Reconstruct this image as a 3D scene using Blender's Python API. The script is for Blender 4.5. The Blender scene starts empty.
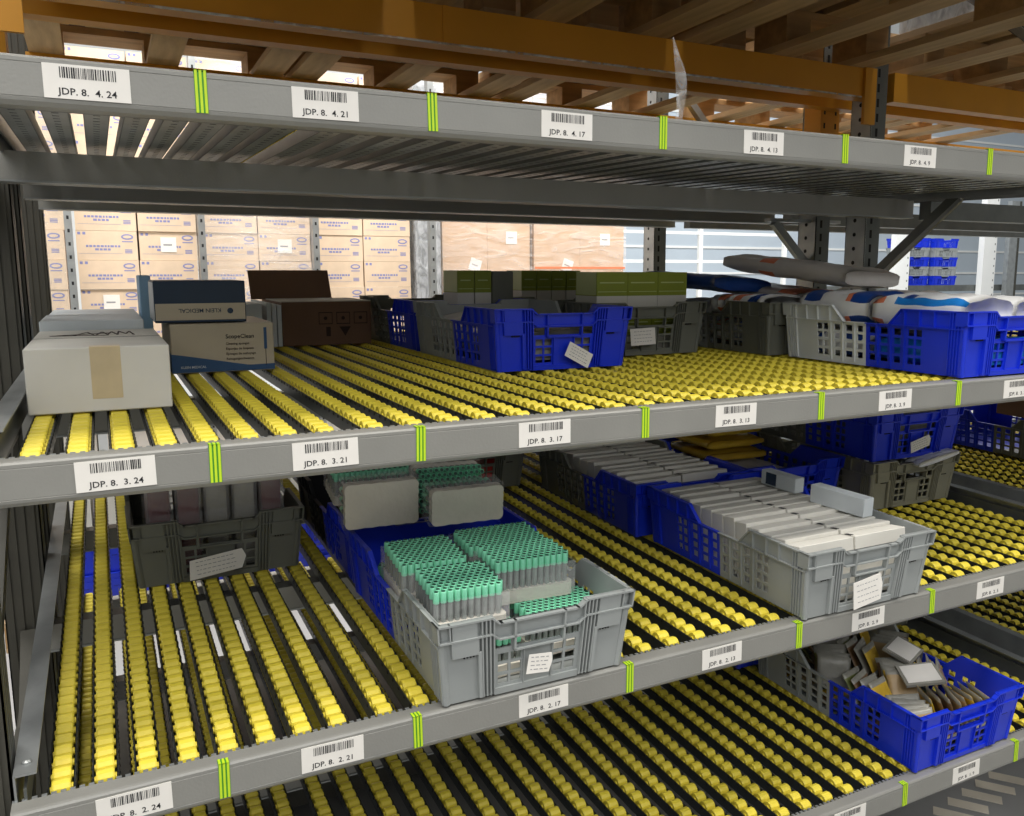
import bpy, math, random
from mathutils import Vector, Matrix
rng = random.Random(7)
S = bpy.context.scene
COL = S.collection
R = math.radians

# ------------------------------------------------------------------ camera
YAW, PITCH, ROLL, FPX = R(26.046), R(8.418), R(-0.401), 833.97
EYE = Vector((0.0, -1.2392, 1.66))
fw = Vector((math.sin(YAW) * math.cos(PITCH), math.cos(YAW) * math.cos(PITCH), -math.sin(PITCH)))
rt0 = Vector((math.cos(YAW), -math.sin(YAW), 0))
up0 = rt0.cross(fw)
rt = math.cos(ROLL) * rt0 + math.sin(ROLL) * up0
up = math.cos(ROLL) * up0 - math.sin(ROLL) * rt0
cam_d = bpy.data.cameras.new('camera')
cam_d.sensor_fit = 'HORIZONTAL'
cam_d.sensor_width = 36
cam_d.lens = FPX * 36 / 1024
cam_d.clip_start = 0.02
cam = bpy.data.objects.new('camera', cam_d)
COL.objects.link(cam)
cam.matrix_world = Matrix(((rt.x, up.x, -fw.x, EYE.x), (rt.y, up.y, -fw.y, EYE.y), (rt.z, up.z, -fw.z, EYE.z), (0, 0, 0, 1)))
S.camera = cam

# ------------------------------------------------------------------ light
W = bpy.data.worlds.new('world')
S.world = W
W.use_nodes = True
W.node_tree.nodes['Background'].inputs[0].default_value = (0.93, 0.97, 1.0, 1)
W.node_tree.nodes['Background'].inputs[1].default_value = 0.33


def area(name, loc, rot, sx, sy, power, color=(1, 1, 1)):
    d = bpy.data.lights.new(name, 'AREA')
    d.shape = 'RECTANGLE'
    d.size, d.size_y, d.energy, d.color = sx, sy, power, color
    o = bpy.data.objects.new(name, d)
    COL.objects.link(o)
    o.location = loc
    o.rotation_euler = rot
    return o


area('front_aisle_light', (1.2, -1.15, 5.2), (R(6), 0, 0), 8, 0.8, 260, (1.0, 0.96, 0.90))
area('wide_aisle_light', (-0.5, -3.6, 4.4), (R(42), 0, R(-6)), 8, 2.2, 155, (0.98, 0.98, 1.0))
area('back_aisle_light', (3.0, 2.75, 5.6), (R(16), 0, 0), 12, 1.0, 850, (1.0, 0.98, 0.96))
area('hall_skylight', (9.0, 6.4, 6.5), (0, 0, 0), 10, 3.0, 620, (0.95, 0.98, 1.0))
S.view_settings.view_transform = 'Standard'
S.view_settings.look = 'None'
S.view_settings.exposure = 0.0
S.view_settings.gamma = 1.0
S.view_settings.use_curve_mapping = False


# ------------------------------------------------------------------ materials
def lin(c):
    return tuple(((v / 255) / 12.92 if v / 255 <= 0.04045 else ((v / 255 + 0.055) / 1.055) ** 2.4) for v in c)


MATS = {}


def mat(name, rgb, rough=0.5, metal=0.0, var=0.08, scale=8.0, bump=0.0, bscale=60.0, stretch=None, coat=0.0, spec=0.5):
    m = bpy.data.materials.new(name)
    m.use_nodes = True
    nt = m.node_tree
    b = nt.nodes['Principled BSDF']
    c = lin(rgb)
    b.inputs['Roughness'].default_value = rough
    b.inputs['Metallic'].default_value = metal
    b.inputs['Coat Weight'].default_value = coat
    b.inputs['Specular IOR Level'].default_value = spec
    tc = nt.nodes.new('ShaderNodeTexCoord')
    mp = nt.nodes.new('ShaderNodeMapping')
    if stretch:
        mp.inputs['Scale'].default_value = stretch
    nt.links.new(tc.outputs['Object'], mp.inputs[0])
    n = nt.nodes.new('ShaderNodeTexNoise')
    n.inputs['Scale'].default_value = scale
    n.inputs['Detail'].default_value = 4
    nt.links.new(mp.outputs[0], n.inputs['Vector'])
    r = nt.nodes.new('ShaderNodeValToRGB')
    r.color_ramp.elements[0].position = 0.3
    r.color_ramp.elements[1].position = 0.7
    r.color_ramp.elements[0].color = (*[v * (1 - var) for v in c], 1)
    r.color_ramp.elements[1].color = (*[min(1, v * (1 + var)) for v in c], 1)
    nt.links.new(n.outputs['Fac'], r.inputs[0])
    nt.links.new(r.outputs[0], b.inputs['Base Color'])
    if bump:
        n2 = nt.nodes.new('ShaderNodeTexNoise')
        n2.inputs['Scale'].default_value = bscale
        nt.links.new(mp.outputs[0], n2.inputs['Vector'])
        bp = nt.nodes.new('ShaderNodeBump')
        bp.inputs['Strength'].default_value = bump
        bp.inputs['Distance'].default_value = 0.01
        nt.links.new(n2.outputs['Fac'], bp.inputs['Height'])
        nt.links.new(bp.outputs[0], b.inputs['Normal'])
    MATS[name] = m
    return m


def film(name, rgb, opac, rough=0.12, scale=14, stretch=(1, 1, 1)):
    m = bpy.data.materials.new(name)
    m.use_nodes = True
    nt = m.node_tree
    out = nt.nodes['Material Output']
    b = nt.nodes['Principled BSDF']
    b.inputs['Base Color'].default_value = (*lin(rgb), 1)
    b.inputs['Roughness'].default_value = rough
    tr = nt.nodes.new('ShaderNodeBsdfTransparent')
    mx = nt.nodes.new('ShaderNodeMixShader')
    tc = nt.nodes.new('ShaderNodeTexCoord')
    mp = nt.nodes.new('ShaderNodeMapping')
    mp.inputs['Scale'].default_value = stretch
    n = nt.nodes.new('ShaderNodeTexNoise')
    n.inputs['Scale'].default_value = scale
    n.inputs['Detail'].default_value = 6
    n.inputs['Distortion'].default_value = 1.2
    bp = nt.nodes.new('ShaderNodeBump')
    bp.inputs['Strength'].default_value = 0.45
    bp.inputs['Distance'].default_value = 0.03
    mr = nt.nodes.new('ShaderNodeMapRange')
    mr.inputs['From Min'].default_value = 0.35
    mr.inputs['From Max'].default_value = 0.75
    mr.inputs['To Min'].default_value = opac * 0.5
    mr.inputs['To Max'].default_value = min(1, opac * 1.9)
    L = nt.links.new
    L(tc.outputs['Object'], mp.inputs[0])
    L(mp.outputs[0], n.inputs['Vector'])
    L(n.outputs['Fac'], bp.inputs['Height'])
    L(bp.outputs[0], b.inputs['Normal'])
    L(n.outputs['Fac'], mr.inputs['Value'])
    L(mr.outputs[0], mx.inputs[0])
    L(tr.outputs[0], mx.inputs[1])
    L(b.outputs[0], mx.inputs[2])
    L(mx.outputs[0], out.inputs[0])
    MATS[name] = m
    return m


mat('beam_paint', (144, 143, 137), 0.42, 0.15, 0.06, 6, 0.05, 220)
mat('galv', (158, 161, 160), 0.36, 0.55, 0.14, 14, 0.05, 90)
mat('galv_dark', (104, 107, 104), 0.42, 0.45, 0.14, 12)
mat('rail', (70, 74, 74), 0.4, 0.7, 0.12, 20)
mat('post_dark', (74, 72, 64), 0.5, 0.3, 0.12, 9)
mat('note_grey', (150, 150, 150), 0.7)
mat('orange', (204, 142, 34), 0.45, 0.0, 0.06, 5)
mat('hole', (14, 14, 15), 0.8)
mat('roller', (228, 208, 66), 0.45, 0.0, 0.05, 40)
mat('axle', (30, 30, 30), 0.6)
mat('blue', (24, 54, 212), 0.36, 0.0, 0.05, 10)
mat('grey', (158, 162, 160), 0.45, 0.0, 0.05, 10)
mat('dark_grey', (112, 114, 104), 0.5, 0.0, 0.06, 10)
mat('olive_grey', (142, 140, 122), 0.5, 0.0, 0.06, 10)
mat('clear_white', (214, 218, 216), 0.4, 0.0, 0.04, 10)
mat('paper', (236, 232, 224), 0.7, 0, 0.03, 20)
mat('ink', (30, 30, 32), 0.7)
mat('lime', (196, 226, 40), 0.5, 0, 0.04, 40)
mat('tape_green', (70, 150, 40), 0.5, 0, 0.05, 40)
mat('white_card', (216, 213, 203), 0.6, 0, 0.04, 12)
mat('cool_card', (206, 212, 214), 0.55, 0, 0.04, 12)
mat('kraft', (220, 196, 168), 0.75, 0, 0.06, 12, 0.05, 120)
mat('kraft_brown', (206, 172, 138), 0.75, 0, 0.06, 8, 0.05, 120)
mat('brown_card', (122, 92, 70), 0.75, 0, 0.07, 9, 0.05, 120)
mat('brown_ink', (58, 42, 34), 0.8)
mat('brown_tape', (204, 186, 150), 0.3, 0, 0.08, 20)
mat('print_blue', (132, 136, 182), 0.7)
mat('pale_blue', (160, 200, 230), 0.5, 0, 0.04, 12)
mat('navy', (22, 48, 74), 0.45, 0, 0.06, 10)
mat('wave_blue', (44, 84, 128), 0.45, 0, 0.05, 10)
mat('beige_print', (196, 184, 160), 0.5, 0, 0.04, 10)
mat('olive_green', (140, 152, 40), 0.5, 0, 0.05, 10)
mat('pale_green', (196, 206, 140), 0.5, 0, 0.05, 10)
mat('cap_green', (128, 210, 172), 0.4, 0, 0.06, 30)
mat('cap_hole', (20, 66, 48), 0.6)
mat('tube', (136, 142, 138), 0.15, 0, 0.1, 30)
mat('foam', (214, 208, 194), 0.75, 0, 0.05, 14, 0.1, 80)
mat('wood', (188, 160, 122), 0.75, 0, 0.22, 5, 0.1, 60, (6, 0.7, 6))
mat('wood_cross', (170, 136, 92), 0.75, 0, 0.22, 5, 0.1, 60, (0.7, 6, 6))
mat('bag_white', (230, 230, 228), 0.35, 0, 0.04, 16, 0.25, 22)
mat('bag_blue', (24, 66, 140), 0.35, 0, 0.05, 16, 0.2, 22)
mat('bag_cyan', (30, 120, 196), 0.35, 0, 0.05, 16, 0.2, 22)
mat('bag_orange', (226, 130, 92), 0.4, 0, 0.05, 16)
mat('bag_grey', (208, 203, 198), 0.35, 0, 0.08, 10, 0.25, 22)
mat('dark_red', (96, 26, 34), 0.4, 0, 0.3, 14, 0.3, 30)
mat('pouch_tan', (170, 142, 96), 0.35, 0, 0.15, 18, 0.2, 40)
mat('pouch_brown', (120, 92, 62), 0.35, 0, 0.2, 18, 0.2, 40)
mat('pouch_yellow', (210, 172, 50), 0.4, 0, 0.1, 18, 0.2, 40)
mat('pouch_grey', (150, 148, 138), 0.25, 0, 0.2, 18, 0.2, 40)
mat('pouch_green', (104, 110, 60), 0.3, 0, 0.2, 18, 0.2, 40)
mat('red', (186, 44, 36), 0.5)
mat('black', (22, 22, 24), 0.5)
mat('concrete', (152, 151, 148), 0.55, 0, 0.1, 1.2, 0.05, 40)
mat('stripe_pale', (226, 216, 196), 0.6, 0, 0.12, 10)  # pale tone of the flat floor stripes
mat('shutter', (182, 192, 200), 0.45, 0, 0.03, 2)
mat('white_paint', (232, 232, 228), 0.5, 0, 0.03, 3)
mat('light_panel', (236, 238, 236), 0.5, 0, 0.02, 2)
film('wrap', (240, 238, 236), 0.21, 0.1, 4, (1, 1, 4))
film('wrap_clear', (236, 238, 236), 0.09, 0.08, 16)
film('strip_film', (235, 235, 232), 0.32, 0.1, 30)
film('wrap_grey', (214, 216, 218), 0.62, 0.14, 9, (2, 2, 1))


# ------------------------------------------------------------------ mesh builder
class MB:
    def __init__(self):
        self.v, self.f, self.m, self.slots = [], [], [], []

    def slot(self, m):
        if m not in self.slots:
            self.slots.append(m)
        return self.slots.index(m)

    def add(self, vs, fs, m, M=None):
        o = len(self.v)
        k = self.slot(m)
        for p in vs:
            self.v.append(tuple(M @ Vector(p)) if M is not None else tuple(p))
        for f in fs:
            self.f.append(tuple(i + o for i in f))
            self.m.append(k)
        return self

    def box(self, x0, x1, y0, y1, z0, z1, m, M=None):
        vs = [(x0, y0, z0), (x1, y0, z0), (x1, y1, z0), (x0, y1, z0), (x0, y0, z1), (x1, y0, z1), (x1, y1, z1), (x0, y1, z1)]
        return self.add(vs, [(0, 3, 2, 1), (4, 5, 6, 7), (0, 1, 5, 4), (1, 2, 6, 5), (2, 3, 7, 6), (3, 0, 4, 7)], m, M)

    def bar(self, a, b, w, h, m, roll=None):
        """a rectangular bar from point a to point b"""
        a, b = Vector(a), Vector(b)
        d = (b - a)
        L = d.length
        z = d.normalized()
        ref = Vector(roll) if roll else (Vector((0, 0, 1)) if abs(z.z) < 0.9 else Vector((1, 0, 0)))
        x = ref.cross(z).normalized()
        y = z.cross(x)
        M = Matrix(((x.x, y.x, z.x, a.x), (x.y, y.y, z.y, a.y), (x.z, y.z, z.z, a.z), (0, 0, 0, 1)))
        return self.box(-w / 2, w / 2, -h / 2, h / 2, 0, L, m, M)

    def prism(self, pts, axis, a, b, m, M=None):
        """closed 2-D outline extruded along axis 'x' (pts y,z), 'y' (pts x,z) or 'z' (pts x,y)"""
        n = len(pts)

        def mk(p, t):
            return (t, p[0], p[1]) if axis == 'x' else ((p[0], t, p[1]) if axis == 'y' else (p[0], p[1], t))
        vs = [mk(p, a) for p in pts] + [mk(p, b) for p in pts]
        fs = [(i, (i + 1) % n, n + (i + 1) % n, n + i) for i in range(n)] + [tuple(range(n - 1, -1, -1)), tuple(range(n, 2 * n))]
        return self.add(vs, fs, m, M)

    def quad(self, a, b, c, d, m, M=None):
        return self.add([a, b, c, d], [(0, 1, 2, 3)], m, M)

    def lathe(self, prof, n, m, M=None, caps=True):
        """profile (r, z) turned about z"""
        vs, fs = [], []
        for r, z in prof:
            for i in range(n):
                t = 2 * math.pi * i / n
                vs.append((r * math.cos(t), r * math.sin(t), z))
        for j in range(len(prof) - 1):
            for i in range(n):
                i2 = (i + 1) % n
                fs.append((j * n + i, j * n + i2, (j + 1) * n + i2, (j + 1) * n + i))
        if caps:
            fs.append(tuple(range(n - 1, -1, -1)))
            fs.append(tuple((len(prof) - 1) * n + i for i in range(n)))
        return self.add(vs, fs, m, M)

    def text(self, body, size, m, M, align='LEFT', sx=1.0):
        vs, fs = text_mesh(body, align)
        return self.add([(p[0] * size * sx, p[1] * size, 0) for p in vs], fs, m, M)

    def mesh(self, name, smooth=False):
        me = bpy.data.meshes.new(name)
        me.from_pydata(self.v, [], self.f)
        for s in self.slots:
            me.materials.append(MATS[s])
        me.polygons.foreach_set('material_index', self.m)
        if smooth:
            me.polygons.foreach_set('use_smooth', [True] * len(self.f))
        me.update()
        return me

    def obj(self, name, parent=None, smooth=False, **props):
        return link(name, self.mesh(name, smooth), parent, **props)


TEXTS = {}


def text_mesh(body, align='LEFT'):
    key = (body, align)
    if key not in TEXTS:
        cu = bpy.data.curves.new('lettering', 'FONT')
        cu.body = body
        cu.align_x = align
        cu.resolution_u = 2
        cu.offset = 0.012
        o = bpy.data.objects.new('lettering', cu)
        COL.objects.link(o)
        dg = bpy.context.evaluated_depsgraph_get()
        me = o.evaluated_get(dg).to_mesh()
        TEXTS[key] = ([tuple(v.co) for v in me.vertices], [tuple(p.vertices) for p in me.polygons])
        o.evaluated_get(dg).to_mesh_clear()
        bpy.data.objects.remove(o)
        bpy.data.curves.remove(cu)
    return TEXTS[key]


def link(name, me, parent=None, loc=None, rot=None, **props):
    o = bpy.data.objects.new(name, me)
    COL.objects.link(o)
    if parent is not None:
        o.parent = parent
    if loc is not None:
        o.location = loc
    if rot is not None:
        o.rotation_euler = rot
    for k, v in props.items():
        if v:
            o[k] = v
    return o


def thing(name, label, cat, loc=(0, 0, 0), rot=(0, 0, 0), group=None):
    return link(name, None, None, loc, rot, label=label, category=cat, group=group)


def T(x=0, y=0, z=0, rx=0, ry=0, rz=0):
    from mathutils import Euler
    return Matrix.Translation((x, y, z)) @ Euler((rx, ry, rz)).to_matrix().to_4x4()


FRONT = Matrix(((1, 0, 0, 0), (0, 0, -1, 0), (0, 1, 0, 0), (0, 0, 0, 1)))   # text plane facing the aisle (-y)


def ordinal(n):
    if 10 <= n % 100 <= 20:
        return f'{n}th'
    return f'{n}' + {1: 'st', 2: 'nd', 3: 'rd'}.get(n % 10, 'th')


# ------------------------------------------------------------------ levels of the shelving
BZ = {4: 1.9470, 3: 1.4363, 2: 0.9485, 1: 0.4745}     # top of each front beam
SL = {4: 0.040, 3: 0.020, 2: 0.042, 1: 0.042}         # fall of the roller bed towards the aisle
BH = 0.0610                                           # beam face height
XL, XR = -0.155, 2.4535
SUP = (0.75, 1.40, 2.06)


def bed(l, y):
    return BZ[l] + 0.003 + SL[l] * y


# ------------------------------------------------------------------ setting
MB().quad((-14, -8, 0), (26, -8, 0), (26, 16, 0), (-14, 16, 0), 'concrete').obj('floor', kind='structure')
# shutter wall at the far end of the hall: horizontal panels with raised seams
wb = bpy.data.objects.new('wall_back', MB().box(-14, 26, 11.0, 11.2, 0, 7, 'light_panel').mesh('wall_back'))
COL.objects.link(wb)
wb['kind'] = 'structure'
pm = MB().box(0, 20, -0.04, 0, 0, 0.42, 'shutter').box(0, 20, -0.06, 0, 0.42, 0.46, 'white_paint').mesh('panel')
for k in range(14):
    link('panel', pm, wb, (5.2, 10.99, 0.46 * k + 0.02))
MB().box(-14, 26, -8.2, -8.0, 0, 7, 'white_paint').obj('wall_front', kind='structure')

# ------------------------------------------------------------------ flow rack (steel bay with four sloping roller levels)
rack = thing('flow_rack', 'grey steel flow rack bay whose labelled front beams cross the whole picture', 'rack', (XL, 0, 0))
rx, ry, rz = rack.location


def upright_mesh(h, w=0.09, d=0.07, m='galv_dark', fm='galv'):
    """perforated C-section post standing on its base, web facing -y"""
    b = MB()
    b.box(-w / 2, w / 2, 0, 0.003, 0, h, fm)
    b.box(-w / 2, -w / 2 + 0.003, 0, d, 0, h, m)
    b.box(w / 2 - 0.003, w / 2, 0, d, 0, h, m)
    b.box(-w / 2, -w / 2 + 0.02, d - 0.003, d, 0, h, m)
    b.box(w / 2 - 0.02, w / 2, d - 0.003, d, 0, h, m)
    b.box(-w / 2 - 0.06, w / 2 + 0.06, -0.03, d + 0.03, 0, 0.008, m)
    return b


def upright_holes(h, w=0.09, d=0.07):
    b = MB()
    z = 0.08
    while z < h - 0.05:
        for x in (-w * 0.05,):
            b.lathe([(0.0075, -0.0006), (0.0075, 0.0004)], 8, 'hole', T(x, 0, z, R(90)))
        for sx in (-w / 2, w / 2):
            b.box(sx - 0.0006, sx + 0.0006, d * 0.3, d * 0.45, z - 0.014, z + 0.014, 'hole')
        z += 0.05
    return b


UH = 2.95
up_me, uh_me = upright_mesh(UH).mesh('upright'), upright_holes(UH).mesh('hole_row')


rib_up = upright_mesh(UH, m='post_dark', fm='post_dark')
for dx in (-0.030, -0.010, 0.010, 0.030):
    rib_up.box(dx - 0.004, dx + 0.004, -0.005, 0, 0, UH, 'post_dark')
for dy in (0.018, 0.036, 0.054):
    rib_up.box(0.045, 0.0455, dy - 0.003, dy + 0.003, 0, UH, 'galv_dark')
ribup_me = rib_up.mesh('upright')


def add_upright(parent, x, y, flip=False):
    p = parent.location
    if x < 0:
        return link('upright', ribup_me, parent, (x - p.x, y - p.y, -p.z), (0, 0, math.pi if flip else 0))
    o = link('upright', up_me, parent, (x - 0.040 - p.x, y + 0.045 - p.y, -p.z), (0, 0, -math.pi / 2))
    link('hole_row', uh_me, o, kind='stuff')
    return o


for x in (-0.205, 2.508):
    add_upright(rack, x, 0.05)
    add_upright(rack, x, 0.93)

# beams: front C profile with rounded lip, plus support beams
SECT = [(0.030, 0), (0.006, 0), (0.002, -0.0012), (0, -0.004), (0, -0.0085), (0.0007, -0.0092), (0, -0.0099), (0, -0.0500),
        (0.0007, -0.0507), (0, -0.0514), (0.001, -0.0555), (0.006, -BH), (0.030, -BH), (0.030, -BH + 0.003)]


def beam_mesh(x0, x1):
    b = MB()
    b.prism([(p[0], p[1]) for p in SECT], 'x', x0, x1, 'beam_paint')
    b.box(x0, x1, 0.030, 0.036, -BH, -0.02, 'galv_dark')
    # serrated rear edge of the top flange, where the roller tracks hook in
    n = int((x1 - x0) / 0.012)
    for i in range(n):
        b.box(x0 + i * 0.012, x0 + i * 0.012 + 0.007, 0.030, 0.036, -0.004, 0.0006, 'galv')
    return b


LABEL_X = {4: [0.005, 0.311, 0.71, 1.132, 1.557], 3: [0.003, 0.291, 0.668, 1.087, 1.527, 1.942],
           2: [-0.006, 0.283, 0.665, 1.071, 1.483, 1.901], 1: [None, None, None, 1.461, 1.864]}
LABEL_N = [24, 21, 17, 13, 9, 5]
TAPE_X = {4: [0.142, 0.474, 0.903, 1.341, 1.781], 3: [0.132, 0.444, 0.876, 1.31, 1.733],
          2: [0.118, 0.426, 0.85, 1.278, 1.692], 1: [0.12, 0.42, 0.84, 1.27, 1.643, 2.061]}
LEVEL_WORD = {4: 'top', 3: 'upper middle', 2: 'lower middle', 1: 'lowest'}


def label_mesh(level, num, w, seed):
    r = random.Random(seed)
    b = MB()
    h = 0.042
    b.box(-w / 2, w / 2, -0.0009, 0, -h / 2, h / 2, 'paper')
    x = -w * 0.31
    while x < w * 0.33:
        bw = r.choice((0.0006, 0.0006, 0.0012, 0.0018))
        b.quad((x, -0.0012, h * 0.10), (x + bw, -0.0012, h * 0.10), (x + bw, -0.0012, h * 0.42), (x, -0.0012, h * 0.42), 'ink')
        x += bw + r.choice((0.0007, 0.0012, 0.0016))
    b.text(f'JDP. 8.  {level}. {num}', 0.0118, 'ink', T(0, -0.0012, -h * 0.38) @ FRONT, 'CENTER', 1.08)
    return b


def tape_mesh():
    b = MB()
    b.box(-0.0082, 0.0082, -0.0006, 0, -0.0545, -0.0012, 'tape_green')
    b.box(-0.0082, 0.0082, -0.0006, 0.014, 0.0000, 0.0008, 'tape_green')
    for x in (-0.0058, 0, 0.0058):
        b.box(x - 0.0017, x + 0.0017, -0.0014, 0, -0.0545, 0.0014, 'lime')
        b.box(x - 0.0017, x + 0.0017, -0.0014, 0.014, 0.0002, 0.0014, 'lime')
    return b


tape_me = tape_mesh().mesh('tape_marker')
front_me = beam_mesh(XL - 0.005, XR + 0.03).mesh('front_beam')
for l in (4, 3, 2, 1):
    fb = link('front_beam', front_me, rack, (-rx, 0, BZ[l]), label=f'{LEVEL_WORD[l]} grey front beam with white labels and lime tape')
    for k, x in enumerate(LABEL_X[l]):
        if x is None:
            continue
        w = 0.100 if l != 4 or k == 0 else 0.096
        link('shelf_label', label_mesh(l, LABEL_N[k], w, l * 100 + k).mesh('shelf_label'), fb,
             (x, -0.0002, -0.0282 if l != 4 else -0.029), (0, R(rng.uniform(-0.8, 0.8)), 0), label=f'white barcode label reading JDP. 8. {l}. {LABEL_N[k]}')
    for x in TAPE_X[l]:
        link('tape_marker', tape_me, fb, (x, 0, 0), (0, R(rng.uniform(-1.2, 1.2)), 0), label='three lime green tape stripes')
sup_me = MB().box(XL - 0.01, XR + 0.03, 0, 0.045, -BH, 0, 'beam_paint').box(XL - 0.01, XR + 0.03, -0.003, 0, -BH, -BH + 0.004, 'galv').mesh('support_beam')
for l in (4, 3, 2, 1):
    for y in SUP:
        if l == 3 and y == 1.40:
            continue
        link('support_beam', sup_me, rack, (-rx, y, bed(l, y) - 0.0475))

# side rails of every bed, left and right
for l in (4, 3, 2, 1):
    a = math.atan(SL[l])
    for sx, mx in ((XL + 0.0, 1), (XR + 0.001, -1)):
        b = MB()
        b.box(-0.0015, 0.0015, 0, 2.08, -0.052, 0.034, 'galv')
        b.box(0 if mx > 0 else -0.028, 0.028 if mx > 0 else 0, 0, 2.08, 0.032, 0.035, 'galv')
        b.box(0.010 if mx > 0 else -0.014, 0.014 if mx > 0 else -0.010, 0, 2.08, -0.03, 0.012, 'galv_dark')
        o = b.obj('side_rail', rack)
        o.location = (sx - rx, 0.032, bed(l, 0.03))
        o.rotation_euler = (a, 0, 0)
        bolt = MB().lathe([(0.007, 0), (0.007, 0.003), (0.004, 0.005)], 10, 'galv', T(0.014 * mx, 0.03, 0.035)).obj('bolt', o)
# horizontal ties and braces in the two end frames
for sx in (-0.205,):
    b = MB()
    for z in (0.25, 0.70, 1.33, 1.86):
        b.box(sx - 0.02, sx + 0.02, 0.124, 0.926, z, z + 0.035, 'post_dark')
    for z0, z1 in ((0.28, 0.86), (0.90, 1.40), (1.44, 1.86)):
        b.bar((sx, 0.125, z0 + 0.04), (sx, 0.925, z1), 0.03, 0.03, 'post_dark')
    o = b.obj('end_brace', rack)
    o.location = (-rx, 0, 0)
# upper load beam (orange) at the rear of this bay with end connectors
ob = MB()
ob.box(-0.19, 2.47, 0.92, 0.97, 2.288, 2.386, 'orange')
ob.box(-0.19, 2.47, 0.917, 0.921, 2.288, 2.292, 'orange')
o = ob.obj('load_beam', rack, label='near orange load beam under the wooden pallets')
o.location = (-rx, 0, 0)
for x in (-0.205, 2.505):
    sg = 1 if x < 0 else -1
    c = MB().box(*sorted((x + sg * 0.046, x + sg * 0.10)), 0.908, 0.9195, 2.20, 2.386, 'orange').obj('beam_connector', o)
# splice sleeve halfway
MB().box(0.86, 0.875, 0.9165, 0.921, 2.288, 2.386, 'orange').obj('splice_plate', o)
MB().box(-0.12, 2.40, 0.9155, 0.9185, 2.2875, 2.2925, 'wrap_grey').obj('film_highlight', o, label='pale film strip drawing the highlight along the lower edge')  # pale strip draws the reflection line on the beam's bottom lip
# front orange load beam, out of sight above the picture, carrying the pallets
o2 = MB().box(-0.19, 2.47, -0.02, 0.03, 2.288, 2.386, 'orange').obj('load_beam', rack)
o2.location = (-rx, 0, 0)

# second bay to the right: front beams, rails, supports
bay2 = thing('flow_rack', 'neighbouring flow rack bay beyond the dark divider rails on the right', 'rack', (2.56, 0, 0))
add_upright(bay2, 5.21, 0.93)
add_upright(bay2, 5.21, 0.05)
ob2 = MB().box(0.0, 2.60, 0.92, 0.97, 2.288, 2.386, 'orange').obj('load_beam', bay2)
front2_me = beam_mesh(0.0, 2.62).mesh('front_beam')
for l in (4, 3, 2, 1):
    link('front_beam', front2_me, bay2, (0, 0, BZ[l]))
    a = math.atan(SL[l])
    for x, mx in ((0.02, 1), (2.6, -1)):
        b = MB()
        b.box(-0.0015, 0.0015, 0, 2.08, -0.052, 0.034, 'galv')
        b.box(0 if mx > 0 else -0.028, 0.028 if mx > 0 else 0, 0, 2.08, 0.032, 0.035, 'galv')
        o = b.obj('side_rail', bay2)
        o.location = (x, 0.032, bed(l, 0.03))
        o.rotation_euler = (a, 0, 0)
    for y in SUP:
        o = MB().box(0.01, 2.62, 0, 0.045, -BH, 0, 'galv_dark').obj('support_beam', bay2)
        o.location = (0, y, bed(l, y) - 0.0475)

# pallet rack standing back to back behind the flow rack
prack = thing('pallet_rack', 'orange beamed pallet rack standing right behind the flow rack', 'rack', (-0.205, 1.16, 0))
for x in (-0.205, 2.505):
    add_upright(prack, x, 1.16)
    add_upright(prack, x, 2.20)
    sl = MB()
    sl.box(-0.047, 0.047, -0.006, 0.075, 2.10, 2.40, 'orange')
    for z in (2.13, 2.18, 2.23, 2.28, 2.33):
        for dx in (-0.028, 0.028):
            sl.box(dx - 0.004, dx + 0.004, -0.0066, -0.005, z, z + 0.02, 'hole')
    c = sl.obj('beam_connector', prack)
    c.location = (x + 0.205, 0, 0)
for y, z in ((1.10, 2.292), (1.98, 2.318)):
    b = MB().box(-0.16, 5.20, 0, 0.05, z, z + 0.095, 'orange')
    o = b.obj('load_beam', prack)
    o.location = (0.205, y - 1.16, 0)
ps = MB().box(-0.15, 2.45, 1.24, 2.18, 0.10, 0.125, 'post_dark')  # added dark plate that covers the brightly lit floor behind the tracks
for y in (1.20, 2.14):
    ps.box(-0.15, 2.45, y, y + 0.04, 0.06, 0.125, 'post_dark')
o = ps.obj('added_dark_plate', prack)
o.location = (0.205, -1.16, 0)
# end braces seen over the upper shelf on the right
b = MB()
b.bar((2.29, 1.2, 1.885), (2.47, 1.2, 1.72), 0.022, 0.03, 'galv')
o = b.obj('brace', prack)
o.location = (0.205, -1.16, 0)
b = MB()
b.bar((2.505, 0.60, 1.935), (2.505, 0.93, 1.67), 0.03, 0.03, 'galv_dark')
b.bar((2.490, 0.58, 1.92), (2.490, 0.92, 1.645), 0.012, 0.012, 'galv')
b.bar((2.505, 0.93, 1.675), (2.505, 1.125, 1.60), 0.022, 0.022, 'galv')
o = b.obj('brace', rack)
o.location = (-rx, 0, 0)
b = MB().bar((2.26, 1.2, 1.892), (2.62, 1.2, 1.892), 0.03, 0.012, 'galv')
o = b.obj('brace', prack)
o.location = (0.205, -1.16, 0)
b = MB().bar((2.40, 1.93, 2.52), (2.56, 1.93, 2.36), 0.03, 0.03, 'galv')
o = b.obj('brace', prack)
o.location = (0.205, -1.16, 0)
# brace of the right frame above the top shelf
b = MB().bar((2.505, 0.10, 2.10), (2.505, 0.90, 2.80), 0.03, 0.03, 'galv_dark').bar((2.488, 0.10, 2.10), (2.488, 0.90, 2.80), 0.01, 0.024, 'galv')
o = b.obj('brace', rack)
o.location = (-rx, 0, 0)

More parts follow.
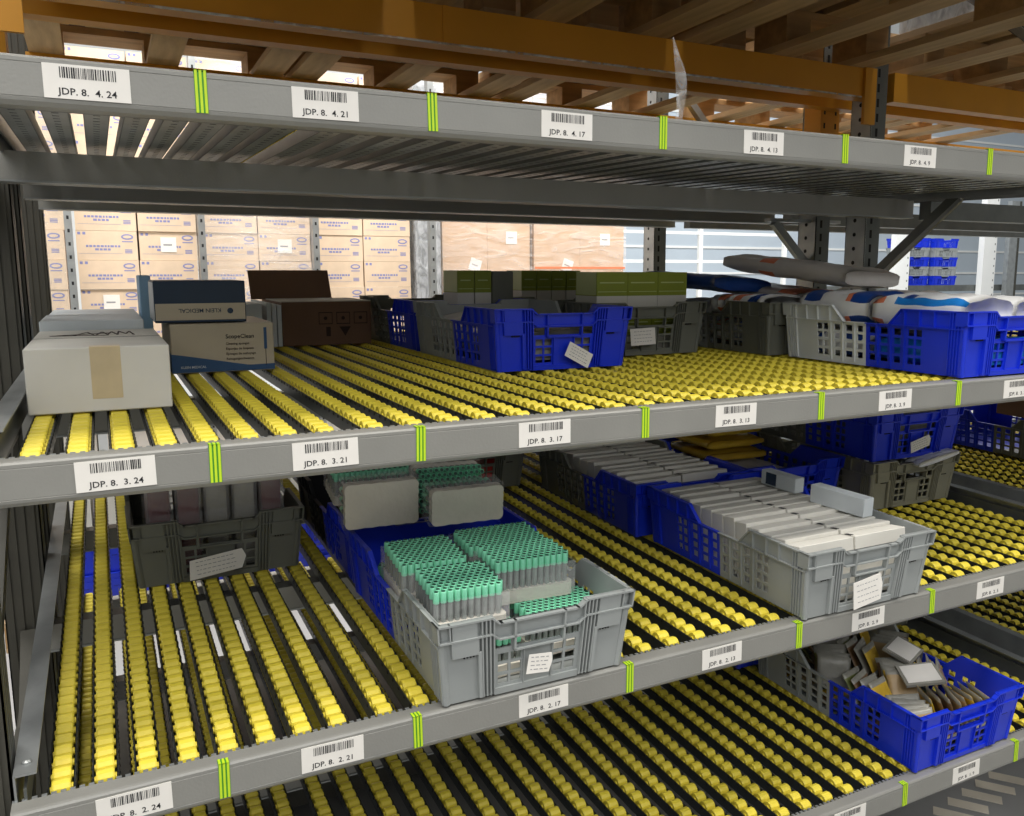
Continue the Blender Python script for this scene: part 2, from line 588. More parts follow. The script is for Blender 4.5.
# ------------------------------------------------------------------ roller tracks
PITCH_R, RW, RR = 0.032, 0.0245, 0.0140
prof = [(0.0055, -0.0150), (0.0055, -RW / 2), (0.0128, -RW / 2), (RR, -RW * 0.40), (RR, RW * 0.40), (0.0128, RW / 2), (0.0055, RW / 2), (0.0055, 0.0150)]
one = MB().lathe(prof, 12, 'roller', T(0, 0, 0, 0, R(90), 0))
roller_me = one.mesh('roller')
NR = 63
TLEN = 2.04


def rollers_from(n0, light=False):
    b = MB()
    pr = prof if not light else [(0.0125, -RW / 2), (RR, -RW * 0.35), (RR, RW * 0.35), (0.0125, RW / 2)]
    for k in range(n0, NR):
        b.lathe(pr, 12 if not light else 8, 'roller', T(0, 0.018 + k * PITCH_R, 0, 0, R(90), 0), caps=not light)
    return b.mesh('roller_row')


rb = MB()
zr = -0.017
rb.box(-0.0165, 0.0165, 0, TLEN, zr - 0.0035, zr, 'rail')
rb.box(-0.0180, -0.0162, 0, TLEN, zr - 0.0035, 0.004, 'rail')
rb.box(0.0162, 0.0180, 0, TLEN, zr - 0.0035, 0.004, 'rail')
rb.box(-0.0180, 0.0180, -0.001, 0.0, zr - 0.0035, -0.010, 'axle')
rail_me = rb.mesh('rail')
ab = MB()
for k in range(NR):
    y = 0.018 + k * PITCH_R
    ab.box(-0.0190, 0.0190, y - 0.002, y + 0.002, -0.002, 0.003, 'axle')
axle_me = ab.mesh('axle_row')
# rail seen from below on the top shelf: galvanised with a row of slots
gb = MB()
gb.box(-0.0175, 0.0175, 0, TLEN, zr - 0.0035, zr, 'galv')
gb.box(-0.0190, -0.0172, 0, TLEN, zr - 0.0035, 0.004, 'galv_dark')
gb.box(0.0172, 0.0190, 0, TLEN, zr - 0.0035, 0.004, 'galv_dark')
for k in range(60):
    gb.box(-0.005, 0.005, 0.03 + k * 0.033, 0.034 + k * 0.033, zr - 0.0039, zr - 0.0030, 'rail')
gal_me = gb.mesh('rail')

TX = [-0.1 + 0.0577 * k for k in range(8)] + [0.384 + 0.0668 * k for k in range(31)]
SHELF = {4: 'top shelf', 3: 'upper flow shelf', 2: 'middle flow shelf', 1: 'lowest flow shelf'}
ROWS = {n: rollers_from(n) for n in (0, 12, 20, 26)}
ROW_LIGHT = rollers_from(0, True)


def roller_track(x, l, idx, n_ind, where, light=False, group=None):
    y0 = 0.0375
    a = math.atan(SL[l])
    t = thing('roller_track', f'yellow-wheeled roller track, {ordinal(idx)} from the {where}', 'roller track',
              (x, y0, bed(l, y0) - RR), (a, 0, 0), group or f'roller tracks of the {SHELF[l]}')
    link('rail', gal_me if l == 4 else rail_me, t)
    if not light:
        link('axle_row', axle_me, t, kind='stuff')
    for k in range(n_ind):
        link('roller', roller_me, t, (0, 0.018 + k * PITCH_R, 0))
    link('roller_row', ROW_LIGHT if light else ROWS[n_ind], t, kind='stuff')
    return t


for l in (3, 2, 1, 4):
    for i, x in enumerate(TX):
        if l == 4:
            n = 0
        elif l == 1:
            n = 12 if 5 < i < 36 else 0
        else:
            n = 26 if (l == 2 and i < 20) else 20
        roller_track(x - (0.012 if l == 1 else 0), l, i + 1, n, f'left post on the {SHELF[l]}', light=(l == 4))
for l in (3, 2, 1):
    for i in range(16):
        roller_track(2.64 + 0.0668 * i, l, i + 1, 0, f'divider rail, neighbouring {SHELF[l]}', True, f'roller tracks of the neighbouring bay, {SHELF[l]}')

# ------------------------------------------------------------------ crates: two-tone stack-and-nest containers, each half a part
CW, CD, CH = 0.390, 0.572, 0.152


def grid_wall(b, u0, u1, z0, z1, holes, put, m):
    us = sorted({u0, u1, *[h[0] for h in holes], *[h[1] for h in holes]})
    zs = sorted({z0, z1, *[h[2] for h in holes], *[h[3] for h in holes]})
    for zi in range(len(zs) - 1):
        zc = (zs[zi] + zs[zi + 1]) / 2
        run = None
        for ui in range(len(us)):
            solid = False
            if ui < len(us) - 1:
                uc = (us[ui] + us[ui + 1]) / 2
                solid = not any(h[0] < uc < h[1] and h[2] < zc < h[3] for h in holes)
            if solid and run is None:
                run = us[ui]
            if not solid and run is not None:
                put(b, run, us[ui], zs[zi], zs[zi + 1], m)
                run = None


def crate_half(m):
    b = MB()
    y0 = -CD / 2 + 0.008
    hw = CW / 2 - 0.006
    t = 0.0035
    # front wall
    holes = [(-0.048, 0.048, 0.086, 0.104)]
    for s in (-1, 1):
        holes.append((min(s * 0.054, s * 0.086), max(s * 0.054, s * 0.086), 0.086, 0.104))
        for c in (0.034, 0.060):
            for z in (0.018, 0.039, 0.060):
                holes.append((min(s * c, s * (c + 0.021)), max(s * c, s * (c + 0.021)), z, z + 0.016))

    def putf(bb, a, c, z, w, mm):
        bb.box(a, c, y0, y0 + t, z, w, mm)
    grid_wall(b, -0.090, 0.090, 0, 0.139, holes, putf, m)
    for s in (-1, 1):
        x1, x2 = sorted((s * 0.090, s * hw))
        b.box(x1, x2, y0, y0 + t, 0, CH, m)
        # rim flange and lower flange, stepping down towards the handle
        x1, x2 = sorted((s * 0.094, s * (CW / 2)))
        b.box(x1, x2, y0 - 0.009, y0 + 0.001, CH - 0.0035, CH, m)
        b.box(x1, x2, y0 - 0.009, y0, 0.118, 0.121, m)
        b.prism([(s * 0.095, CH), (s * 0.095, CH - 0.004), (s * 0.080, 0.1355), (s * 0.074, 0.1355), (s * 0.074, 0.139), (s * 0.079, 0.139)], 'y', y0 - 0.009, y0 + 0.003, m)
        b.prism([(s * 0.095, 0.121), (s * 0.095, 0.118), (s * 0.080, 0.106), (s * 0.048, 0.106), (s * 0.048, 0.109), (s * 0.079, 0.109)], 'y', y0 - 0.009, y0 + 0.001, m)
        # vertical webs
        b.box(s * 0.050 - 0.002, s * 0.050 + 0.002, y0 - 0.009, y0, 0.080, 0.139, m)
        b.box(s * 0.0295 - 0.001, s * 0.0295 + 0.001, y0 - 0.005, y0, 0.010, 0.082, m)
        # rib group
        for k in range(4):
            x = s * (0.091 + 0.0075 * k)
            b.box(x - 0.0012, x + 0.0012, y0 - 0.0085, y0, 0.004, CH - 0.002, m)
        b.box(*sorted((s * 0.1155, s * 0.122)), y0 - 0.0085, y0, 0.004, 0.092, m)
        # corner block below the lower flange, with little teeth
        b.box(*sorted((s * 0.120, s * 0.171)), y0 - 0.008, y0, 0.088, 0.118, m)
        for k in range(4):
            x = s * (0.130 + 0.006 * k)
            b.box(x - 0.0015, x + 0.0015, y0 - 0.006, y0 - 0.001, 0.084, 0.088, 'hole')
        b.box(*sorted((s * 0.122, s * 0.168)), y0 - 0.006, y0, 0.121, CH - 0.003, m)
        # corner pocket plates
        b.box(*sorted((s * 0.171, s * 0.1735)), y0 - 0.008, y0, 0.121, CH, m)
        b.box(*sorted((s * (CW / 2 - 0.003), s * (CW / 2))), y0 - 0.009, y0 + 0.02, 0.118, CH, m)
        # rounded pillar
        b.lathe([(0.008, 0.0), (0.008, 0.118)], 8, m, T(s * (hw - 0.004), y0 + 0.004, 0))
    b.box(-0.080, 0.080, y0 - 0.009, y0 + 0.003, 0.1355, 0.139, m)
    b.box(-0.052, 0.052, y0 - 0.009, y0 + 0.001, 0.106, 0.109, m)
    b.box(-0.052, 0.052, y0 - 0.009, y0 + 0.001, 0.080, 0.0835, m)
    b.box(-0.090, 0.090, y0 - 0.004, y0, 0.0, 0.012, m)
    # side walls
    LOWZ = 0.112
    for s in (-1, 1):
        xs = sorted((s * hw, s * (hw - t)))

        def puts(bb, a, c, z, w, mm):
            bb.box(xs[0], xs[1], a, c, z, w, mm)
        hs = []
        for c0, c1 in ((-0.166, -0.149), (-0.144, -0.127), (-0.106, -0.084), (-0.066, -0.044), (-0.028, -0.010)):
            for z in (0.018, 0.041, 0.064, 0.087):
                hs.append((c0, c1, z, z + 0.016))
        grid_wall(b, y0, 0, 0, LOWZ, hs, puts, m)
        # raised front part with slanted end
        b.prism([(y0, LOWZ), (-0.070, LOWZ), (-0.108, CH), (y0, CH)], 'x', xs[0], xs[1], m)
        xo = sorted((s * (hw - 0.001), s * (CW / 2)))
        b.box(xo[0], xo[1], y0, -0.108, CH - 0.0035, CH, m)
        b.prism([(-0.108, CH), (-0.108, CH - 0.004), (-0.072, LOWZ - 0.003), (0, LOWZ - 0.003), (0, LOWZ), (-0.070, LOWZ)], 'x', xo[0], xo[1], m)
        b.box(xo[0], xo[1], y0, -0.072, LOWZ - 0.003, LOWZ, m)
        for yy in (-0.200, -0.160, -0.118):
            b.box(xo[0], xo[1], yy - 0.0015, yy + 0.0015, LOWZ, CH, m)
        for k in range(4):
            yy = y0 + 0.014 + 0.0075 * k
            b.box(*sorted((s * hw, s * (hw + 0.005))), yy - 0.0012, yy + 0.0012, 0.004, CH - 0.002, m)
        b.box(*sorted((s * hw, s * (hw + 0.004))), y0, y0 + 0.008, 0.004, 0.118, m)
        for yy in (-0.117, -0.075, -0.036):
            b.box(*sorted((s * hw, s * (hw + 0.003))), yy - 0.0015, yy + 0.0015, 0.006, LOWZ, m)
    # floor plate
    b.box(-hw + t, hw - t, y0 + t, 0, 0.0, 0.004, m)
    # taper: narrower at the foot so that crates nest
    out = []
    for x, y, z in b.v:
        k = z / CH
        out.append((x * (0.925 + 0.075 * k), y * (0.965 + 0.035 * k) if y < -0.1 else y, z))
    b.v = out
    return b.mesh('crate_half')


HALF = {}


def crate(x, yfront, level, front, rear, label, group=None, dz=0.0, yaw=0.0, tag=None, base=None, tilt=None):
    yc = yfront + CD / 2
    z = (bed(level, yc) if base is None else base) + 0.0006 + dz
    a = (math.atan(SL[level]) if level else 0) if tilt is None else tilt
    t = thing('crate', label, 'crate', (x, yc, z), (a, 0, R(yaw)), group)
    for c in (front, rear):
        if c not in HALF:
            HALF[c] = crate_half(c)
    link('front_half', HALF[front], t, label=front.replace('_', ' ') + ' moulded half')
    link('rear_half', HALF[rear], t, (0, 0, 0), (0, 0, math.pi), label=rear.replace('_', ' ') + ' moulded half')
    if tag:
        b = MB()
        w, h, kind = tag[2], tag[3], tag[4] if len(tag) > 4 else 'card'
        pts = [(-w / 2, -h / 2), (w / 2 * 0.8, -h / 2 * 0.9), (w / 2, h / 2 * 0.2), (w / 2 * 0.9, h / 2), (-w / 2 * 0.9, h / 2 * 0.9)] if kind == 'torn' else [(-w / 2, -h / 2), (w / 2, -h / 2), (w / 2, h / 2), (-w / 2, h / 2)]
        b.prism(pts, 'y', -0.0012, 0, 'paper')
        rr = random.Random(int(abs(x) * 997))
        for k in range(4):
            zz = h * (0.30 - 0.2 * k)
            xx = -w * 0.36
            while xx < w * 0.30:
                ww = rr.uniform(0.003, 0.009)
                b.quad((xx, -0.0016, zz), (xx + ww, -0.0016, zz), (xx + ww, -0.0016, zz + 0.0014), (xx, -0.0016, zz + 0.0014), 'note_grey')
                xx += ww + 0.003
        o = b.obj('paper_tag', t, label='white paper tag with handwritten lines')
        o.location = (tag[0], -CD / 2 - 0.004, tag[1])
        o.rotation_euler = (R(-5), R(tag[5]) if len(tag) > 5 else 0, 0)
    return t


# upper flow shelf (level 3)
C1 = crate(1.024, 0.552, 3, 'blue', 'grey', 'blue-fronted crate with a tilted white tag standing midway on the upper flow shelf', tag=(0.035, 0.035, 0.075, 0.038, 'card', 28))
C2 = crate(1.028, 1.132, 3, 'blue', 'dark_grey', 'blue and dark grey crate directly behind the blue crate with the tilted tag')
C3 = crate(1.425, 0.752, 3, 'dark_grey', 'dark_grey', 'dark grey crate holding green and white cartons on the upper flow shelf', tag=(-0.035, 0.055, 0.085, 0.048, 'card', -2))
C3b = crate(1.425, 1.330, 3, 'dark_grey', 'blue', 'dark grey crate behind the crate of green cartons', yaw=0)
C4 = crate(1.942, 0.004, 3, 'blue', 'clear_white', 'bright blue and milky white crate at the front edge of the upper flow shelf')
C5 = crate(1.900, 0.584, 3, 'dark_grey', 'grey', 'dark grey crate behind the blue and milky white crate of white packs')
# middle flow shelf (level 2)
D1 = crate(0.652, -0.012, 2, 'grey', 'blue', 'light grey and blue crate full of green-capped tubes at the middle shelf edge', tag=(-0.005, 0.052, 0.05, 0.036, 'torn', 8))
D2 = crate(0.660, 0.572, 2, 'blue', 'black', 'blue and black crate behind the light grey crate of green-capped tubes')
D3 = crate(1.030, 1.160, 2, 'dark_grey', 'dark_grey', 'dark crate with red contents in the shade at the rear of the middle shelf')
D4 = crate(1.468, -0.014, 2, 'grey', 'blue', 'light grey and blue crate packed with white flat boxes at the middle shelf edge', tag=(-0.015, 0.045, 0.090, 0.062, 'torn', -6))
D5 = crate(1.442, 0.570, 2, 'blue', 'dark_grey', 'blue and dark grey crate of white boxes behind the light grey one')
D6 = crate(1.834, 0.580, 2, 'blue', 'blue', 'blue crate with yellow envelopes between white boxes and stacked crates')
D7 = crate(2.226, 0.476, 2, 'olive_grey', 'olive_grey', 'olive grey crate standing under a dark blue crate on the middle shelf')
D8 = crate(2.222, 0.470, 2, 'blue', 'dark_grey', 'dark blue crate stacked on top of an olive grey crate', dz=CH + 0.0015, tag=(0.0, 0.045, 0.09, 0.035, 'torn', -12))
D9 = crate(0.212, 0.742, 2, 'dark_grey', 'dark_grey', 'dark grey crate of wrapped packets standing alone on the left middle shelf', tag=(-0.01, 0.040, 0.13, 0.048, 'torn', -6))
D10 = crate(3.322, 0.560, 2, 'dark_grey', 'blue', 'dark grey and blue crate beyond the divider rail of the middle shelf')
# lowest flow shelf (level 1)
E1 = crate(1.874, 0.002, 1, 'blue', 'grey', 'bright blue and grey crate of loose pouches at the lowest shelf edge')
E2 = crate(1.832, 0.586, 1, 'blue', 'grey', 'blue crate behind the pouch crate on the lowest flow shelf')
E3 = crate(2.226, 0.592, 1, 'dark_grey', 'dark_grey', 'dark grey crate in the shade behind the right end of the pouch crate', tag=(-0.03, 0.06, 0.09, 0.05, 'torn', 0))
# ------------------------------------------------------------------ goods on the upper flow shelf


def carton(name, x0, x1, yf, depth, h, base, mat_, label, rot=(0, 0, 0), extra=None, group=None, mtop=None):
    cx = (x0 + x1) / 2
    t = thing(name, label, 'box', (cx, yf, base), rot, group)
    w = x1 - x0
    b = MB().box(-w / 2, w / 2, 0, depth, 0, h, mat_)
    o = link('box_body', bevel(b.mesh('box_body'), 0.0018), t)
    if extra:
        extra(t, w, depth, h)
    return t


def bevel(me, w, seg=1):
    import bmesh
    bm = bmesh.new()
    bm.from_mesh(me)
    bmesh.ops.bevel(bm, geom=list(bm.edges), offset=w, segments=seg, affect='EDGES', profile=0.6)
    bm.to_mesh(me)
    bm.free()
    return me


a3 = math.atan(SL[3])


def white_box_extra(t, w, d, h):
    b = MB()
    b.box(-0.014, 0.034, -0.0006, 0, h * 0.20, h + 0.0004, 'brown_tape')
    b.box(-0.014, 0.034, 0, 0.03, h, h + 0.0006, 'brown_tape')
    b.obj('packing_tape', t, label='tan packing tape')
    s = MB()
    # scrawled marker strokes on the lid
    pts = [(-0.045, 0.28), (-0.02, 0.37), (-0.005, 0.27), (0.008, 0.37), (0.018, 0.29), (0.026, 0.37), (0.036, 0.28), (0.040, 0.38), (0.052, 0.30), (0.060, 0.37), (0.066, 0.27)]
    for p, q in zip(pts[:-1], pts[1:]):
        s.bar((p[0], p[1], h + 0.0007), (q[0], q[1], h + 0.0007), 0.0035, 0.0006, 'brown_ink')
    s.bar((-0.085, 0.285, h + 0.0007), (0.02, 0.335, h + 0.0007), 0.006, 0.0006, 'brown_ink')
    s.bar((-0.085, 0.285, h + 0.0007), (0.02, 0.270, h + 0.0007), 0.006, 0.0006, 'brown_ink')
    s.obj('marker_scrawl', t, label='dark marker scrawl')
    MB().box(-w / 2, w / 2, d * 0.5 - 0.0005, d * 0.5 + 0.0005, h, h + 0.0004, 'hole').obj('lid_seam', t)


carton('carton', -0.122, 0.104, 0.362, 0.45, 0.112, bed(3, 0.362) + 0.0005, 'white_card', 'off-white carton with tan packing tape at the left end of the upper shelf', (a3, 0, 0), white_box_extra)
carton('carton', -0.122, 0.085, 0.83, 0.28, 0.132, bed(3, 0.83) + 0.0005, 'cool_card', 'pale bluish carton behind the off-white taped carton', (a3, 0, 0))
carton('carton', -0.122, 0.088, 1.15, 0.34, 0.128, bed(3, 1.15) + 0.0005, 'cool_card', 'pale white carton farthest back on the left upper shelf', (a3, 0, 0))


def scope_extra(t, w, d, h):
    b = MB()
    n = 18
    ztop = lambda u: h * (0.40 - 0.30 * min(1, u * 1.35) ** 1.1 * (1.0 - 0.12 * u))
    vs, fs = [], []
    for i in range(n + 1):
        u = i / n
        x = -w / 2 + w * u
        vs += [(x, -0.0008, 0.002), (x, -0.0008, ztop(u))]
    for i in range(n):
        fs.append((2 * i, 2 * i + 2, 2 * i + 3, 2 * i + 1))
    b.add(vs, fs, 'wave_blue')
    b.box(-w / 2 - 0.0005, -w / 2, 0, d, 0.0, h * 0.40, 'wave_blue')
    b.obj('blue_wave', t, label='blue wave print')
    b = MB()
    b.text('ScopeClean', 0.0140, 'ink', T(w * 0.02, -0.0010, h * 0.69) @ FRONT)
    for k, s in enumerate(('Cleaning sponges', 'Esponjas de limpieza', 'Eponges de nettoyage', 'Reinigungsschwamm')):
        b.text(s, 0.0078, 'brown_ink', T(w * 0.02, -0.0010, h * (0.56 - 0.105 * k)) @ FRONT)
    b.text('KLEIN MEDICAL', 0.0080, 'cool_card', T(-w * 0.42, -0.0013, h * 0.10) @ FRONT)
    b.box(w * 0.40, w * 0.43, -0.001, 0, h * 0.45, h * 0.90, 'wave_blue')
    b.box(w * 0.412, w * 0.418, -0.001, 0, h * 0.10, h * 0.45, 'brown_ink')
    b.obj('front_print', t, label='dark product lettering')


SC = carton('carton', 0.141, 0.376, 0.862, 0.30, 0.116, bed(3, 0.862) + 0.0005, 'beige_print', 'wide grey-beige carton with a blue wave under the navy box', (a3, 0, 0), scope_extra)


def navy_extra(t, w, d, h):
    b = MB()
    b.box(-w / 2 + 0.002, w / 2 - 0.002, -0.0008, 0, h * 0.06, h * 0.46, 'beige_print')
    b.obj('beige_panel', t, label='beige lower panel')
    b = MB()
    b.text('KLEIN MEDICAL', 0.0135, 'navy', T(w * 0.22, -0.0011, h * 0.33) @ FRONT @ T(0, 0, 0, 0, 0, math.pi), 'LEFT')
    b.lathe([(0.007, 0), (0.007, 0.0006)], 12, 'navy', T(w * 0.32, -0.0006, h * 0.27, R(90)))
    b.obj('upside_down_print', t, label='upside-down navy lettering')
    b = MB().box(-w / 2 - 0.0008, -w / 2, 0.003, d - 0.003, 0.004, h - 0.004, 'clear_white')
    b.obj('white_end', t, label='white box end')


carton('carton', 0.112, 0.318, 0.885, 0.20, 0.098, bed(3, 0.885) + 0.119, 'navy', 'navy box with upside-down lettering lying on the wave-printed carton', (a3, 0, 0), navy_extra)
carton('carton', 0.094, 0.122, 1.17, 0.15, 0.227, bed(3, 1.17) + 0.0005, 'pale_blue', 'narrow pale blue box end peeping out left behind the navy box', (a3, 0, 0))
carton('carton', 0.398, 0.448, 1.44, 0.20, 0.138, bed(3, 1.44) + 0.0005, 'cool_card', 'narrow white carton end between the navy box and the brown carton', (a3, 0, 0))


def brown_extra(t, w, d, h):
    b = MB()
    for k in range(3):
        x = -w * 0.10 + k * 0.058
        for q in ((x, x + 0.045, h * 0.74, h * 0.76), (x, x + 0.045, h * 0.48, h * 0.50)):
            b.box(q[0], q[1], -0.0008, 0, q[2], q[3], 'brown_ink')
        for q in (x, x + 0.043):
            b.box(q, q + 0.002, -0.0008, 0, h * 0.48, h * 0.76, 'brown_ink')
        b.lathe([(0.006, 0), (0.006, 0.0006)], 10, 'brown_ink', T(x + 0.022, -0.0002, h * 0.62, R(90)))
    b.box(-w * 0.02, w * 0.03, -0.0008, 0, h * 0.20, h * 0.42, 'brown_ink')
    b.prism([(w * 0.13, h * 0.42), (w * 0.26, h * 0.42), (w * 0.195, h * 0.20)], 'y', -0.0008, 0, 'brown_ink')
    b.obj('handling_symbols', t, label='dark handling symbols')
    b = MB()
    b.prism([(0.30, h), (0.308, h), (0.36, h + 0.10), (0.352, h + 0.10)], 'x', -w / 2 - 0.045, w / 2 - 0.055, 'brown_card')
    b.obj('open_flap', t, label='raised brown lid flap')
    b = MB()
    b.box(-w / 2, w / 2, 0.004, 0.28, h, h + 0.003, 'foam')
    b.obj('lid_panel', t, label='pale upper lid')
    b = MB()
    for k in range(3):
        b.box(-w / 2 - 0.05 + 0.016 * k, -w / 2 - 0.05 + 0.016 * k + 0.013, -0.02, 0.28, 0.002, h - 0.004 * k, 'cool_card')
    b.obj('folded_insert', t, label='white folded inserts')


carton('carton', 0.515, 0.806, 1.475, 0.36, 0.140, bed(3, 1.475) + 0.0005, 'brown_card', 'brown cardboard carton with handling symbols and one raised flap', (a3, 0, 0), brown_extra)


# green and white cartons in and behind crate C3 / C2
def green_box(x, y, z, w, d, h, label, group, rot):
    t = thing('medicine_carton', label, 'box', (x, y, z), rot, group)
    link('box_body', GREEN[(w, d, h)], t)
    return t


def green_mesh(w, d, h):
    b = MB()
    b.box(-w / 2, w / 2, 0, d, 0, h * 0.40, 'white_card')
    b.box(-w / 2, w / 2, 0, d, h * 0.40, h, 'olive_green')
    b.box(-w / 2 + 0.01, w / 2 - 0.012, -0.0007, 0, h * 0.72, h * 0.75, 'pale_green')
    b.box(-w / 2 + 0.004, w / 2 - 0.004, -0.0007, 0, h * 0.50, h * 0.515, 'pale_green')
    b.box(-w / 2 - 0.0007, -w / 2, 0.004, d - 0.004, h * 0.42, h, 'pale_green')
    return b.mesh('box_body')


GREEN = {}
for k, (w, d, h) in enumerate(((0.106, 0.12, 0.115), (0.056, 0.12, 0.115))):
    GREEN[(w, d, h)] = green_mesh(w, d, h)
gx = [1.262, 1.320, 1.378, 1.436]
zb = bed(3, 0.85) + 0.006
# lower rank inside the crate lifts the visible rank above the rim
for k in range(3):
    green_box(1.318 + 0.108 * k, 0.835, zb + SL[3] * 0.02, 0.106, 0.12, 0.115, f'{("left", "middle", "right")[k]} green and white carton of the lower rank inside the dark grey crate', 'green cartons, lower rank', (a3, 0, 0))
for k in range(3):
    green_box(1.344 + 0.1075 * k, 0.840, zb + 0.1165, 0.106, 0.12, 0.115, f'{("left", "middle", "right")[k]} broad green and white carton of the front row above the dark grey crate', 'broad green cartons above the crate', (a3, 0, 0))
zb3 = bed(3, 1.40) + 0.006
for k in range(4):
    green_box(1.340 + 0.059 * k, 1.36, zb3, 0.056, 0.12, 0.115, f'{ordinal(k + 1)} narrow green carton from the left, lower rank of the farther crate', 'narrow green cartons, lower rank', (a3, 0, 0))
for k in range(4):
    green_box(1.340 + 0.059 * k, 1.362, zb3 + 0.1195, 0.056, 0.12, 0.115, f'{ordinal(k + 1)} narrow green carton from the left, upper rank of the farther crate', 'narrow green cartons, upper rank', (a3, 0, 0))
zb2 = bed(3, 1.25) + 0.006
for k in range(3):
    green_box(1.000 + 0.068 * k, 1.190, zb2, 0.056, 0.12, 0.115, f'{ordinal(k + 1)} green carton from the left deep inside the crate behind the tilted tag', 'green cartons in the rear blue crate', (a3, 0, 0))
green_box(1.030, 1.192, zb2 + 0.1195, 0.056, 0.12, 0.115, 'pale-sided green carton at the left end above the rear blue crate', None, (a3, 0, 0))
green_box(1.089, 1.192, zb2 + 0.1195, 0.056, 0.12, 0.115, 'dark green carton second from the left above the rear blue crate', None, (a3, 0, 0))
carton('medicine_carton', 1.121, 1.195, 1.192, 0.12, 0.113, zb2 + 0.1195, 'dark_grey', 'grey carton at the right of the two green ones above the rear blue crate', (a3, 0, 0))


# soft packs
def pillow(w, d, h, seed, mats, nx=14, ny=16, edge=0.42, blunt=0.62):
    """soft sealed bag lying flat: bulged top and bottom, crimped ends, colour patches by face"""
    r = random.Random(seed)
    ph = [r.uniform(0, 6.28) for _ in range(6)]

    def bulge(u, v):
        e = (1 - abs(u) ** 4.0) * (1 - (abs(v) ** 8.0) * blunt)
        return h / 2 * max(edge, e ** 0.26) * (0.86 + 0.07 * math.sin(6 * u + ph[0]) * math.cos(4 * v + ph[1]) + 0.07 * math.sin(9 * v + ph[3] + 2 * u))
    b = MB()
    vs, fs, ms = [], [], []
    for side in (1, -1):
        for j in range(ny + 1):
            for i in range(nx + 1):
                u, v = -1 + 2 * i / nx, -1 + 2 * j / ny
                k = 1 + 0.03 * math.sin(3 * v + ph[2])
                vs.append((u * w / 2 * k, v * d / 2, h / 2 + side * bulge(u, v)))
    n1 = (nx + 1) * (ny + 1)
    for s in range(2):
        for j in range(ny):
            for i in range(nx):
                q = [s * n1 + j * (nx + 1) + i, s * n1 + j * (nx + 1) + i + 1, s * n1 + (j + 1) * (nx + 1) + i + 1, s * n1 + (j + 1) * (nx + 1) + i]
                fs.append(tuple(q if s == 0 else q[::-1]))
                ms.append(mats((i + 0.5) / nx, (j + 0.5) / ny, s))
    # side seam
    ring = [j * (nx + 1) for j in range(ny + 1)]
    for mname in sorted(set(ms), key=lambda q: (-ms.count(q), q)):      # the commonest colour also makes the side seam
        b.slot(mname)
    b.v = vs
    b.f = fs
    b.m = [b.slots.index(q) for q in ms]

    def strip(idx):
        for p, q in zip(idx[:-1], idx[1:]):
            b.f.append((p, q, q + n1, p + n1))
            b.m.append(0)
    strip(ring)
    strip([j * (nx + 1) + nx for j in range(ny + 1)])
    strip(list(range(nx + 1)))
    strip([ny * (nx + 1) + i for i in range(nx + 1)])
    return b


def pack(label, x, y, z, w, d, h, seed, mats, rot=(0, 0, 0), group=None, name='plastic_pack', cat='pack'):
    t = pillow(w, d, h, seed, mats).obj(name, None, True, label=label, category=cat, group=group)
    t.location = (x, y, z)
    t.rotation_euler = rot
    return t


wh = lambda u, v, s: 'bag_white'
zc = bed(3, 0.28) + 0.006
pk = 'packs in the blue and white crate'
pack('white and cyan pack lowest in the front of the blue and milky white crate', 1.940, 0.150, zc, 0.322, 0.25, 0.080, 1, lambda u, v, s: 'bag_cyan' if v < 0.45 or u < 0.12 else ('bag_white' if u > 0.3 else 'bag_blue'), (a3, 0, 0), pk)
pack('white and navy pack lowest in the milky rear of the blue crate', 1.940, 0.420, zc + 0.006, 0.322, 0.25, 0.080, 2, lambda u, v, s: 'bag_blue' if 0.15 < v < 0.4 or 0.6 < v < 0.7 else 'bag_white', (a3, 0, 0), pk)
pack('long white pack with blue lower edge along the left of the bright blue crate', 1.862, 0.160, zc + 0.085, 0.172, 0.26, 0.100, 3,
     lambda u, v, s: 'bag_cyan' if (u < 0.10 or s == 1) and v < 0.75 else ('bag_blue' if 0.55 < v < 0.66 and 0.1 < u < 0.3 else ('bag_orange' if v > 0.88 else 'bag_white')), (a3, 0, 0), pk)
pack('white pack with navy bands above the milky half of the blue crate', 1.862, 0.420, zc + 0.091, 0.172, 0.24, 0.100, 4,
     lambda u, v, s: 'bag_blue' if (v < 0.22 or (v > 0.66 and v < 0.92 and u < 0.5)) else ('bag_orange' if v < 0.3 else 'bag_white'), (a3, 0, 0), pk)
pack('crumpled whitish pack in the front right of the bright blue crate', 2.032, 0.150, zc + 0.085, 0.15, 0.22, 0.092, 12, lambda u, v, s: 'bag_orange' if 0.4 < u < 0.5 and v > 0.5 else 'bag_white', (a3, R(4), R(5)), pk)
pack('brownish white pack in the rear right of the bright blue crate', 2.032, 0.405, zc + 0.091, 0.15, 0.24, 0.098, 13, lambda u, v, s: 'pouch_brown' if u < 0.25 and v > 0.5 else 'bag_grey', (a3, 0, R(-4)), pk)
zd = bed(3, 0.85) + 0.006
pd = 'packs in the dark grey crate'
pack('white pack with orange edge inside the dark grey crate behind the white packs', 1.900, 0.73, zd, 0.322, 0.25, 0.10, 5, lambda u, v, s: 'bag_orange' if v > 0.85 else ('bag_blue' if u < 0.2 and 0.3 < v < 0.6 else 'bag_white'), (a3, 0, 0), pd)
for k in range(7):
    pack(f'{ordinal(k + 1)} white sleeve from the aisle in the row above the dark grey crate', 1.800 if k > 2 else 1.80, 0.640 + 0.034 * k, zd + 0.104, 0.155, 0.031, 0.062, 60 + k, lambda u, v, s, k=k: 'bag_orange' if k in (3, 5) and u < 0.4 else ('bag_blue' if k == 1 else 'bag_white'), (a3, 0, 0), 'white sleeves above the dark grey crate')
